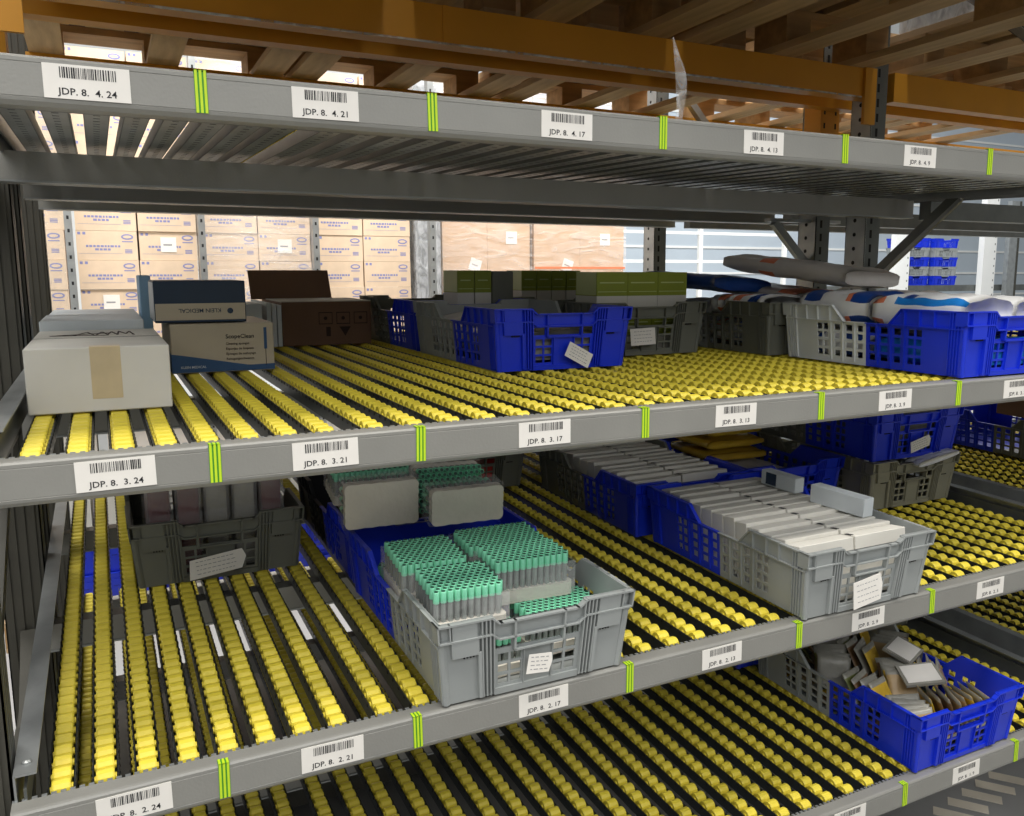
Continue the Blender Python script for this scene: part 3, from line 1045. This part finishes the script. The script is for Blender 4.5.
pack('white pack at the rear of the dark grey crate', 1.90, 1.0, zd + 0.006, 0.322, 0.25, 0.150, 7, wh, (a3, 0, 0), pd)
hb = 'bags heaped on the packs'
pack('navy and white bag lying left on the heap behind the white packs', 1.765, 0.98, zd + 0.176, 0.25, 0.40, 0.056, 8, lambda u, v, s: 'bag_blue' if v < 0.8 and u < 0.8 else 'bag_white', (a3 + R(2), R(3), R(5)), hb)
pack('navy bag farthest back on the heap of bags', 1.76, 1.40, zd + 0.172, 0.26, 0.34, 0.060, 9, lambda u, v, s: 'bag_blue' if v < 0.6 else 'bag_grey', (a3, 0, R(-6)), hb)
pack('long grey bag with an orange band topmost on the heap of bags', 1.955, 0.70, zd + 0.203, 0.23, 0.48, 0.064, 10, lambda u, v, s: 'bag_orange' if 0.56 < v < 0.66 else 'bag_grey', (R(7), R(2), R(4)), hb)
pack('grey and orange bag just under the topmost long bag', 1.955, 0.84, zd + 0.150, 0.22, 0.40, 0.044, 11, lambda u, v, s: 'bag_orange' if v < 0.2 else 'bag_grey', (R(5), 0, R(3)), hb)
# packs seen through the bars of C1 and C2
pack('pale pack inside the blue-fronted crate with the tilted tag', 1.024, 0.70, bed(3, 0.70) + 0.006, 0.315, 0.24, 0.105, 14, lambda u, v, s: 'pouch_grey', (a3, 0, 0), 'packs in the tagged blue crate')
pack('grey pack in the rear half of the tagged blue crate', 1.024, 0.97, bed(3, 0.97) + 0.006, 0.315, 0.24, 0.12, 15, lambda u, v, s: 'bag_grey', (a3, 0, 0), 'packs in the tagged blue crate')

# ------------------------------------------------------------------ goods on the middle flow shelf
a2 = math.atan(SL[2])


def tube_tray(label, x, y, z, nx, ny, rot, wrapped=True, height=0.062, base=0.022):
    p = 0.0128
    w, d = nx * p + 0.010, ny * p * 0.88 + 0.012
    t = thing('tube_tray', label, 'tube tray', (x, y, z), rot, 'trays of green-capped tubes')
    # foam tray with a scalloped outline
    pts = []
    n = 16
    cr0 = 0.012
    for sx, sy, a0 in ((1, -1, -90), (1, 1, 0), (-1, 1, 90), (-1, -1, 180)):
        ex, ey = sx * (w / 2 - cr0), sy * (d / 2 - cr0)
        for q in range(5):
            t_ = R(a0 + 22.5 * q)
            pts.append((ex + cr0 * math.cos(t_), ey + cr0 * math.sin(t_)))
        # scalloped side leading to the next corner
        nx_, ny_ = {(1, -1): (w / 2, d / 2 - cr0), (1, 1): (-w / 2 + cr0, d / 2), (-1, 1): (-w / 2, -d / 2 + cr0), (-1, -1): (w / 2 - cr0, -d / 2)}[(sx, sy)]
        lx, ly = pts[-1]
        for q in range(1, 9):
            f_ = q / 9
            off = 0.0016 if q % 2 else 0.0
            pts.append((lx + (nx_ - lx) * f_ - (off * sx if sx * sy < 0 else 0), ly + (ny_ - ly) * f_ - (off * sy if sx * sy > 0 else 0)))
    MB().prism(pts, 'z', 0, base, 'foam').obj('tray_base', t, label='off-white foam base')
    c, q = MB(), MB()
    cr = p * 0.47
    for j in range(ny):
        for i in range(nx):
            xx = -w / 2 + 0.005 + p * (i + 0.5) + (p * 0.25 if j % 2 else -p * 0.25)
            yy = -d / 2 + 0.006 + p * 0.88 * (j + 0.5)
            q.lathe([(cr * 0.82, base - 0.002), (cr * 0.82, height)], 6, 'tube', T(xx, yy, 0), caps=False)
            c.lathe([(cr, height - 0.004), (cr, height + 0.015), (cr * 0.80, height + 0.0168), (cr * 0.66, height + 0.0166)], 8, 'cap_green', T(xx, yy, 0), caps=False)
            n0 = 8
            c.lathe([(cr * 0.68, height + 0.0168), (0.0002, height + 0.0166)], 8, 'cap_hole', T(xx, yy, 0), caps=False)
    q.obj('tube_block', t, kind='stuff')
    c.obj('cap_block', t, True, kind='stuff')
    if wrapped:
        wr = MB()
        for q in ((-w / 2 - 0.002, -d / 2 - 0.002, w / 2 + 0.002, -d / 2 - 0.002), (w / 2 + 0.002, -d / 2 - 0.002, w / 2 + 0.002, d / 2 + 0.002), (w / 2 + 0.002, d / 2 + 0.002, -w / 2 - 0.002, d / 2 + 0.002), (-w / 2 - 0.002, d / 2 + 0.002, -w / 2 - 0.002, -d / 2 - 0.002)):
            wr.quad((q[0], q[1], base * 0.2), (q[2], q[3], base * 0.2), (q[2], q[3], height + 0.004), (q[0], q[1], height + 0.004), 'wrap')
        wr.obj('shrink_wrap', t, label='clear shrink wrap')
    return t


zt = bed(2, 0.15) + 0.006
# lower layer in the crate
tube_tray('green-capped tray low in the front right of the light grey crate', 0.745, 0.100, zt + 0.019, 12, 9, (a2, 0, 0), False)
tube_tray('green-capped tray low in the front left of the light grey crate', 0.578, 0.115, zt, 11, 12, (a2, 0, 0), False)
tube_tray('green-capped tray low in the blue rear half of the tube crate', 0.745, 0.400, zt + 0.012, 11, 14, (a2, 0, 0), False)
tube_tray('green-capped tray low at the rear left of the tube crate', 0.575, 0.400, zt + 0.012, 11, 14, (a2, 0, 0), False)
# upper layer
tube_tray('wrapped green-capped tray nearest the aisle on the front left of the pile', 0.550, 0.112, zt + 0.096, 10, 11, (a2, 0, R(-4)))
tube_tray('wrapped green-capped tray at the back left of the tube pile', 0.545, 0.276, zt + 0.099, 10, 13, (a2, 0, R(-4)))
tube_tray('green-capped tray on a foam base at the right of the tube pile', 0.712, 0.172, zt + 0.100, 12, 9, (a2, 0, R(-3)), True, 0.066, 0.026)
tube_tray('green-capped tray lying behind the right one under an upright foam back', 0.718, 0.302, zt + 0.100, 13, 10, (a2, 0, R(-3)), True)
# trays standing on edge in the pile: foam underside to the aisle
for lab, x, y, z, nx, ny in (('tray on edge showing its plain foam back at the left of the tube pile', 0.520, 0.470, zt + 0.225, 12, 8),
                             ('tray on edge showing its plain foam back at the right of the tube pile', 0.682, 0.375, zt + 0.225, 12, 6)):
    tube_tray(lab, x, y, z, nx, ny, (R(-84), 0, R(-4)), True)
# trays on edge with their caps to the aisle, behind
tube_tray('tray on edge showing green caps between the two foam backs', 0.705, 0.580, zt + 0.222, 12, 9, (R(82), 0, R(-6)), True)
tube_tray('tray standing behind the left foam back at the shelf edge shadow', 0.560, 0.720, zt + 0.190, 14, 10, (R(8), 0, R(-4)), True)

# black arrow card leaning at the left of the second tube crate
# white flat boxes, packed on edge in two columns, in D4 and D5
fbm = MB().box(-0.083, 0.083, 0, 0.044, 0, 0.104, 'white_card')
fbm.box(-0.080, 0.080, 0.004, 0.040, 0.104, 0.1046, 'cool_card')
flat_me = bevel(MB().box(-0.0805, 0.0805, 0, 0.0385, 0, 0.136, 'white_card').mesh('white_box'), 0.0012)
notch = MB().box(-0.0805, -0.0715, 0.012, 0.030, 0.1355, 0.1367, 'black').mesh('dark_notch')
for (cr, cx, y0, n, nm) in ((D4, 1.468, 0.022, 12, 'light grey crate'), (D5, 1.442, 0.606, 12, 'blue crate behind')):
    for c in range(2):
        for k in range(n):
            y = y0 + 0.0418 * k
            z = bed(2, y) + 0.010 + rng.uniform(0, 0.006)
            t = thing('flat_box', f'{ordinal(k + 1)} white flat box from the front, {("left", "right")[c]} column, {nm}', 'box', (cx - 0.0830 + 0.166 * c, y, z), (R(-5) + 0.004 * k - 0.02, 0, rng.uniform(-0.006, 0.006)), f'white flat boxes in the {nm}')
            link('box_body', flat_me, t)
            if c == 1:
                link('dark_notch', notch, t)
carton('medicine_box', 1.594, 1.630, 0.125, 0.155, 0.046, bed(2, 0.125) + 0.1475, 'cool_card', 'white oblong box lying across the right edge of the white flat boxes', (a2, 0, R(6)))
carton('medicine_box', 1.594, 1.628, 0.345, 0.118, 0.040, bed(2, 0.345) + 0.1475, 'cool_card', 'white oblong box with a dark patch farther back on the flat boxes', (a2, 0, R(4)),
       lambda t, w, d, h: MB().box(-w / 2 - 0.0006, -w / 2, d * 0.55, d * 0.85, h * 0.1, h * 0.9, 'navy').obj('dark_patch', t, label='navy print patch'))
# wrapped packets in D9
zw = bed(2, 0.95) + 0.006
for k in range(5):
    x = 0.088 + 0.063 * k
    t = thing('wrapped_packet', f'{ordinal(k + 1)} film-wrapped dark packet from the left in the lone dark grey crate', 'packet', (x, 0.80, bed(2, 0.80) + 0.006), (a2, 0, R(rng.uniform(-1, 1))), 'film-wrapped packets in the dark grey crate')
    link('packet_body', pillow_box(0.056, 0.20, 0.225, k) if False else bevel(MB().box(-0.024, 0.024, 0, 0.20, 0, 0.220, 'dark_red' if k in (0, 1, 4) else 'pouch_grey').mesh('packet_body'), 0.008, 2), t)
    link('film', bevel(MB().box(-0.030, 0.030, -0.006, 0.206, 0, 0.232, 'wrap').mesh('film'), 0.008, 2), t, label='crinkled clear film')
# yellow envelopes in D6, dark-red goods in D3
for k in range(3):
    pack(f'{("lower", "middle", "upper")[k]} yellow padded envelope in the blue crate beside the flat boxes', 1.83 + 0.008 * k, 0.93 + 0.02 * k, bed(2, 0.93) + 0.10 + 0.037 * k, 0.24, 0.20, 0.035, 40 + k, lambda u, v, s: 'pouch_yellow' if v < 0.7 else 'pouch_tan', (a2, 0, R(-5 + 4 * k)), 'yellow envelopes', 'envelope', 'envelope')
pack('folded grey wrap filling the bottom of the yellow envelope crate', 1.834, 0.87, bed(2, 0.87) + 0.006, 0.315, 0.38, 0.09, 44, lambda u, v, s: 'bag_grey', (a2, 0, 0))
pack('dark red pack in the shaded crate at the rear of the middle shelf', 1.03, 1.30, bed(2, 1.30) + 0.006, 0.315, 0.24, 0.11, 45, lambda u, v, s: 'red', (a2, 0, 0))
pack('crumpled white bag squeezed between the stacked blue and olive crates', 2.30, 0.478, bed(2, 0.478) + 0.134, 0.18, 0.05, 0.026, 46, wh, (a2, R(-8), 0))
carton('carton', 3.16, 3.46, 0.575, 0.28, 0.14, bed(2, 0.575) + CH + 0.003, 'brown_card', 'brown carton lying on the crate beyond the divider rail', (a2, 0, 0))
carton('carton', 2.10, 2.34, 0.51, 0.24, 0.125, bed(2, 0.51) + CH + 0.009, 'pouch_grey', 'grey pack box inside the stacked dark blue crate', (a2, 0, 0))

# ------------------------------------------------------------------ loose pouches in E1
a1 = math.atan(SL[1])
cols = ['pouch_tan', 'pouch_brown', 'pouch_grey', 'pouch_yellow', 'pouch_green', 'pouch_tan', 'pouch_grey', 'pouch_brown']
adj = {'pouch_tan': 'tan', 'pouch_brown': 'brown', 'pouch_grey': 'grey', 'pouch_yellow': 'yellow', 'pouch_green': 'olive'}
pr = random.Random(11)
lay_me = {c: pillow(0.088, 0.074, 0.010, len(c), lambda u, v, s, c=c: c if 0.12 < v < 0.88 else 'pouch_grey', 8, 6, 0.08, 1.0).mesh('pouch', True) for c in sorted(set(cols))}
edge_me = {c: pillow(0.086, 0.082, 0.011, len(c) + 3, lambda u, v, s, c=c: c if 0.10 < v < 0.86 else 'pouch_grey', 8, 6, 0.08, 1.0).mesh('pouch', True) for c in sorted(set(cols))}
ROWN = ('front', 'second', 'third', 'fourth', 'fifth', 'rear')
COLN = ('left', 'middle', 'right')
for layer in range(3):
    for j in range(6):
        for i in range(3):
            c = cols[(i * 3 + j * 5 + layer * 2) % len(cols)]
            y = 0.070 + 0.085 * j
            link('pouch', lay_me[c], None, (1.874 - 0.106 + 0.106 * i, y, bed(1, y) + 0.008 + 0.0125 * layer), (a1, 0, R(pr.uniform(-4, 4))),
                 label=f'{adj[c]} foil pouch lying flat in the pouch crate, {ROWN[j]} row, {COLN[i]}, {ordinal(layer + 1)} layer up', category='pouch', group='foil pouches lying flat in the blue crate')
# leaning bunches on top: parallel pouches in each of twelve places, every bunch turned its own way
for j in range(4):
    for i in range(3):
        yaw = R(((-24, 62, 74), (18, -30, 40), (-40, 24, -66), (60, -18, 30))[j][i])
        lean = R((66, 58, 70, 52, 62)[(i * 2 + j) % 5])
        cx, cy = 1.874 + (-0.112, 0.0, 0.112)[i], 0.085 + 0.130 * j
        lift = 0.050 + (0.0, 0.012, 0.022, 0.020)[j] + (0.006 if i == 1 else 0) - (0.008 if j == 0 and i == 2 else 0)
        m = 4
        for k in range(m):
            c = cols[(i * 5 + j * 3 + k * (3 if j else 2)) % len(cols)]
            if j == 0 and i == 2:
                c = ('pouch_yellow', 'pouch_grey', 'pouch_yellow', 'pouch_tan')[k]
            off = (k - (m - 1) / 2) * 0.0235
            px, py = cx - math.sin(yaw) * off, cy + math.cos(yaw) * off
            M = Matrix.Translation((px, py, bed(1, py) + lift + 0.040)) @ Matrix.Rotation(yaw, 4, 'Z') @ Matrix.Rotation(lean, 4, 'X') @ Matrix.Rotation(pr.uniform(-0.10, 0.10), 4, 'Z') @ Matrix.Translation((0, 0, -0.0055))
            o = link('pouch', edge_me[c], None, None, None, label=f'{adj[c]} pouch leaning in the {ROWN[j]} {COLN[i]} bunch of the pouch heap, {ordinal(k + 1)} in its bunch', category='pouch', group='pouches leaning in bunches on the heap')
            o.matrix_world = M
# two pale blister cards on top
for k, (x, y, z, rot) in enumerate(((1.890, 0.165, 0.138, (R(14), R(-8), R(-30))), (1.945, 0.265, 0.150, (R(18), R(-4), R(20))))):
    t = thing('blister_card', ('pale grey blister card lying nearest on the pouch heap', 'pale grey blister card propped behind the nearest one')[k], 'blister pack', (x, y, bed(1, y) + z), rot, 'blister cards on the pouch heap')
    MB().box(-0.050, 0.050, -0.040, 0.040, 0, 0.008, 'pouch_grey').obj('card_base', t)
    b = bevel(MB().box(-0.043, 0.043, -0.033, 0.033, 0.008, 0.0100, 'paper').mesh('label_panel'), 0.001)
    link('label_panel', b, t, label='white printed panel')
pack('grey pack in the shaded crate behind the pouch crate', 2.226, 0.88, bed(1, 0.88) + 0.006, 0.315, 0.40, 0.11, 60, lambda u, v, s: 'pouch_grey', (a1, 0, 0))
# clear plastic strip standing up on the top beam
b = MB()
vs, fs = [], []
N = 14
for i in range(N + 1):
    u = i / N
    w = 0.010 * (1 - u) ** 0.5 + 0.0015
    cx = 0.010 * math.sin(u * 4.2) - 0.010 * u
    for sx in (-1, 0, 1):
        vs.append((cx + sx * w, 0.006 * math.sin(u * 6 + sx) - (0.004 if sx == 0 else 0), u * 0.135))
for i in range(N):
    for k in range(2):
        fs.append((3 * i + k, 3 * i + k + 1, 3 * i + 4 + k, 3 * i + 3 + k))
b.add(vs, fs, 'strip_film')
o = b.obj('plastic_strip', None, True, label='twisted clear plastic strip sticking up from the top front beam', category='plastic strip')
o.location = (0.945, 0.012, BZ[4] + 0.001)

# ------------------------------------------------------------------ wooden pallets on the orange beams
PB = {}
PB['bottom'] = MB().box(-0.05, 0.05, 0, 1.2, 0, 0.022, 'wood').mesh('bottom_board')
PB['block'] = MB().box(-0.05, 0.05, 0, 0.145, 0, 0.078, 'wood_cross').mesh('block')
PB['cross'] = MB().box(0, 0.8, 0, 0.145, 0, 0.022, 'wood_cross').mesh('stringer_board')
PB['top'] = MB().box(-0.06, 0.06, 0, 1.2, 0, 0.022, 'wood').mesh('deck_board')


def pallet(x, y, z, label, group, width=1.0):
    t = thing('pallet', label, 'pallet', (x, y, z), (0, 0, 0), group)
    t.scale = (width, 1, 1)
    for bx in (0.05, 0.40, 0.75):
        link('bottom_board', PB['bottom'], t, (bx, 0, 0))
        for by in (0, 0.5275, 1.055):
            link('block', PB['block'], t, (bx, by, 0.022))
    for by in (0, 0.5275, 1.055):
        link('stringer_board', PB['cross'], t, (0, by, 0.10))
    for k in range(5):
        link('deck_board', PB['top'], t, (0.06 + 0.17 * k, 0, 0.122))
    return t


near_words = ('first', 'second', 'third')
for k, x in enumerate((-0.10, 0.78, 1.64)):
    pallet(x, -0.20, 2.3865, f'weathered wooden pallet over the flow rack, {near_words[k]} from the left', 'pallets above the flow rack')
for k, x in enumerate((2.62, 3.48, 4.34)):
    pallet(x, -0.20, 2.3865, f'weathered wooden pallet over the neighbouring bay, {near_words[k]} from the left', 'pallets above the neighbouring bay')
for k, x in enumerate((-0.15, 0.68, 1.53)):
    pallet(x, 1.03, 2.4135, f'wooden pallet on the rear orange beams, {near_words[k]} from the left', 'pallets on the rear orange beams')
for k, x in enumerate((2.62, 3.46)):
    pallet(x, 1.03, 2.4135, f'wooden pallet on the rear beams of the neighbouring bay, {near_words[k]} from the left', 'pallets on the rear beams of the neighbouring bay')
# wrapped loads on the nearest pallets
for k, (x, m) in enumerate(((-0.08, 'brown_card'), (0.80, 'brown_card'), (1.66, 'brown_card'), (2.64, 'bag_grey'), (3.50, 'bag_grey'))):
    t = thing('pallet_load', f'stretch-wrapped dark load on the {("first", "second", "third", "fourth", "fifth")[k]} pallet from the left above the shelves', 'pallet load', (x, -0.17, 2.531), (0, 0, 0), 'wrapped loads above the shelves')
    MB().box(0, 0.76, 0, 1.14, 0, 0.7, m).obj('load_core', t)
    MB().box(-0.006, 0.766, -0.006, 1.146, 0.0, 0.706, 'wrap_grey').obj('film', t, label='crinkled stretch film')
for k, x in enumerate((-0.13, 0.70, 1.55)):
    t = thing('pallet_load', f'dark carton load on the {near_words[k]} pallet from the left on the rear beams', 'pallet load', (x, 1.06, 2.5585), (0, 0, 0), 'loads on the rear beams')
    MB().box(0, 0.76, 0, 1.14, 0, 0.6, 'brown_card').obj('load_core', t)

# ------------------------------------------------------------------ goods across the back aisle
YB = 4.40


def print_mesh(w, h, m):
    b = MB()
    b.box(-w / 2 + 0.0035, w / 2 - 0.0035, 0, 0.38, 0.0008, h - 0.0008, m)
    e = -0.0006
    # oval mark top right, grid mark below it, two squares top left, printed lines
    n = 14
    def oval(cx, cz, a, c, mm, off):
        b.add([(cx + a * math.cos(2 * math.pi * i / n), e - off, cz + c * math.sin(2 * math.pi * i / n)) for i in range(n)], [tuple(range(n))], mm)
    oval(w * 0.33, h * 0.80, 0.034, 0.017, 'print_blue', 0)
    oval(w * 0.33, h * 0.80, 0.024, 0.009, m, 0.0005)
    b.quad((w * 0.24, e, h * 0.62), (w * 0.42, e, h * 0.62), (w * 0.42, e, h * 0.655), (w * 0.24, e, h * 0.655), 'print_blue')
    for k in range(3):
        z = h * (0.24 + 0.05 * k)
        b.quad((w * 0.28, e, z), (w * 0.40, e, z), (w * 0.40, e, z + h * 0.03), (w * 0.28, e, z + h * 0.03), 'print_blue')
    for x in (-0.46, -0.38):
        b.quad((w * x, e, h * 0.86), (w * (x + 0.045), e, h * 0.86), (w * (x + 0.045), e, h * 0.95), (w * x, e, h * 0.95), 'print_blue')
    r = random.Random(3)
    for z, x0, x1 in ((0.44, -0.34, 0.20), (0.33, -0.20, 0.06)):
        x = x0
        while x < x1:
            q = r.uniform(0.03, 0.06)
            b.quad((w * x, e, h * z), (w * (x + q), e, h * z), (w * (x + q), e, h * (z + 0.07)), (w * x, e, h * (z + 0.07)), 'print_blue')
            x += q + 0.015
    b.quad((-w * 0.45, e, h * 0.22), (w * 0.24, e, h * 0.22), (w * 0.24, e, h * 0.228), (-w * 0.45, e, h * 0.228), 'print_blue')
    return b.mesh('printed_carton')


HB = 0.1735
CW2 = 0.338
kr_me = print_mesh(CW2, HB, 'kraft')
note_me = MB().box(-0.045, 0.045, -0.002, 0, -0.045, 0.045, 'paper').quad((-0.03, -0.0025, -0.005), (0.02, -0.0025, -0.005), (0.02, -0.0025, 0.004), (-0.03, -0.0025, 0.004), 'note_grey').mesh('paper_note')
PALX = [-0.835, -0.105, 0.605, 1.300]
pal_word = ('leftmost', 'second', 'third', 'fourth')
ZB0 = 1.302
for p, x0 in enumerate(PALX):
    t = pallet(x0 - 0.002, YB - 0.03, ZB0 - 0.145, f'wooden pallet under the {pal_word[p]} stack of printed cartons', 'pallets across the back aisle', 0.85)
    for row in range(10):
        for c in range(2):
            o = link('printed_carton', kr_me, None, (x0 + CW2 * (c + 0.5) + rng.uniform(-0.003, 0.003), YB + rng.uniform(0, 0.012), ZB0 + HB * row))
            o['label'] = f'kraft carton with blue print, {pal_word[p]} pallet stack, {ordinal(row + 1)} row up, {("left", "right")[c]}'
            o['category'] = 'carton'
            o['group'] = f'printed cartons of the {pal_word[p]} stack'
            if (p, row, c) in ((1, 3, 1), (1, 1, 0), (2, 3, 1)):
                link('paper_note', note_me, o, (0.0, -0.001, HB * 0.55), label='white paper note')
t = MB().box(PALX[2] - 0.012, PALX[2] + 2 * CW2 + 0.012, YB - 0.014, YB + 0.42, ZB0 + 0.0003, ZB0 + 1.76, 'wrap').obj('stretch_film', None, label='glossy stretch film around the third printed carton stack', category='film', kind='thing')
t = MB().box(PALX[0] - 0.012, PALX[0] + 2 * CW2 + 0.012, YB - 0.014, YB + 0.42, ZB0 + 0.0003, ZB0 + 1.76, 'wrap_clear').obj('stretch_film', None, label='thin stretch film around the leftmost printed carton stack', category='film')
# storage rack that carries those pallets
sr = thing('storage_rack', 'grey storage rack across the back aisle carrying the carton stacks', 'rack', (-0.9, YB - 0.1, 0))
for x in (-0.135, 0.590, 1.29, 2.10):
    b = MB().box(-0.02, 0.02, 0, 0.06, 0, 4.2, 'galv')
    z = 0.1
    while z < 4:
        b.box(-0.006, 0.006, -0.0006, 0.0006, z, z + 0.02, 'hole')
        z += 0.075
    o = b.obj('upright', sr)
    o.location = (x + 0.9 if True else 0, -0.02, 0)
b = MB().box(-0.1, 4.8, 0.03, 0.08, 1.05, 1.149, 'white_paint').box(-0.1, 4.8, 0.9, 0.95, 1.05, 1.149, 'white_paint')
o = b.obj('load_beam', sr)
for x in (2.25, 3.10, 3.93):
    pass
for k in range(5):
    t = thing('pallet_load', f'pale wrapped load on the floor below the carton stacks, {ordinal(k + 1)} from the left', 'pallet load', (-0.82 + 0.80 * k, YB + 0.05, 0.0), (0, 0, 0), 'pale loads below the carton stacks')
    MB().box(0, 0.74, 0, 0.7, 0.0, 0.88, 'white_card').obj('load_core', t)
# film-wrapped grey column and the two tall brown loads
t = thing('pallet_load', 'grey film-wrapped load between printed cartons and big brown cartons', 'pallet load', (2.02, YB, ZB0 - 0.145))
MB().box(0, 0.17, 0, 0.4, 0, 1.85, 'galv').obj('load_core', t)
MB().box(-0.008, 0.178, -0.008, 0.41, 0, 1.86, 'wrap_grey').obj('film', t, label='crinkled grey film')
big = [(2.215, 0.70, 'left'), (2.95, 0.80, 'right')]
for k, (x0, w, wd) in enumerate(big):
    pallet(x0, YB - 0.03, ZB0 - 0.145, f'wooden pallet under the {wd} tall stack of big brown cartons', 'pallets under the brown cartons', w / 0.8)
    for row in range(4):
        for c in range(2):
            o = MB().box(0.001, w / 2 - 0.001, 0, 0.6, 0.001, 0.419, 'kraft_brown').obj('big_carton', None, label=f'big plain brown carton, {wd} brown stack, {ordinal(row + 1)} row up, {("left", "right")[c]}', category='carton', group=f'big brown cartons, {wd} stack')
            o.location = (x0 + c * w / 2, YB + 0.002 * row, ZB0 + 0.42 * row)
            if row == 1 or (row == 2 and c == 1):
                link('paper_note', note_me, o, (w * (0.36 if c == 0 else 0.28), -0.001, 0.08 + 0.20 * c), (0, R(18 if c == 0 else 0), 0), label='white paper note')
    MB().box(x0 - 0.012, x0 + w + 0.012, YB - 0.014, YB + 0.63, ZB0 + 0.0003, ZB0 + 1.76, 'wrap').obj('stretch_film', None, label=f'glossy stretch film around the {wd} stack of big brown cartons', category='film')
o = MB().box(2.948, 3.752, YB - 0.018, YB - 0.0145, ZB0 + 0.475, ZB0 + 0.490, 'bag_orange').obj('red_band', None, label='thin reddish band stretched across the right stack of big brown cartons', category='band')
# pallet with blue crates and white cartons standing in the back aisle behind the shelves
for k in range(2):
    pallet(-0.50 + 0.90 * k, 3.04, 0, f'wooden pallet on the floor behind the shelves, {("left", "right")[k]} one', 'pallets on the floor behind the shelves')
    for c in range(2):
        for q in range(2):
            crate(-0.29 + 0.90 * k + 0.40 * c, 3.08, 0, 'blue', 'blue', f'blue crate on the floor pallet behind the shelves, {("left", "right")[k]} pallet, {("left", "right")[c]} {("bottom", "top")[q]}', 'blue crates on the floor pallets', base=0.145 + q * (CH + 0.001))
        carton('white_carton', -0.47 + 0.90 * k + 0.40 * c, -0.11 + 0.90 * k + 0.40 * c, 3.10, 0.5, 0.34, 0.145 + 2 * (CH + 0.001) + 0.001, 'white_card', f'white carton on the blue crates behind the shelves, {("left", "right")[k]} pallet, {("left", "right")[c]}', group='white cartons on the blue crates')
# distant rack with blue crates, white posts
dr = thing('storage_rack', 'distant white-posted shelf with blue crates at the right', 'rack', (11.0, 8.0, 0))
for x in (0.36, 2.46):
    b = MB().box(-0.16, 0.16, 0, 0.10, 0, 3.4, 'white_paint')
    z = 0.1
    while z < 3.3:
        b.box(0.11, 0.13, -0.001, 0, z, z + 0.03, 'galv_dark')
        z += 0.12
    o = b.obj('upright', dr)
    o.location = (x, 0, 0)
b = MB().box(-1.5, 4.5, 0.12, 0.9, 1.50, 1.60, 'galv_dark')
b.obj('shelf_plate', dr)
for x in (3.05,):
    o = MB().box(-0.10, 0.10, 0.0, 0.08, 0, 3.0, 'galv').box(0.10, 0.16, 0, 0.08, 0, 3.0, 'post_dark').obj('upright', dr)
    o.location = (x, 0, 0)
for q in range(5):
    for c in range(2):
        cl = 'blue' if q % 2 == 0 else 'grey'
        crate(12.02 + 0.70 * c, 8.16, 0, cl, cl, f'small distant {cl} crate, {("left", "right")[c]} pile, {ordinal(q + 1)} from the bottom', f'distant {cl} crates', base=1.601 + q * (CH + 0.001) - (0.03 if c else 0) * 0, yaw=90)
# railings in front of the shutter
rl = thing('railing', 'white guard railing in front of the far shutter wall', 'railing', (4.6, 8.5, 0))
for x in (0, 1.6, 3.2, 4.8):
    MB().box(x - 0.03, x + 0.03, 0, 0.05, 0, 2.75, 'white_paint').obj('post', rl)
for z in (1.95, 2.35):
    MB().box(0, 4.8, 0.01, 0.04, z, z + 0.04, 'white_paint').obj('rail_bar', rl)

# pale floor stripes at the lower right
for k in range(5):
    o = MB().prism([(-0.022, 0), (0.022, 0), (0.022, 0.115), (-0.022, 0.115)], 'z', 0.0004, 0.002, 'stripe_pale').obj('floor_stripe', None, label=f'{ordinal(k + 1)} pale stripe from the left on the floor below the lowest shelf', category='floor marking', group='pale stripes on the floor')
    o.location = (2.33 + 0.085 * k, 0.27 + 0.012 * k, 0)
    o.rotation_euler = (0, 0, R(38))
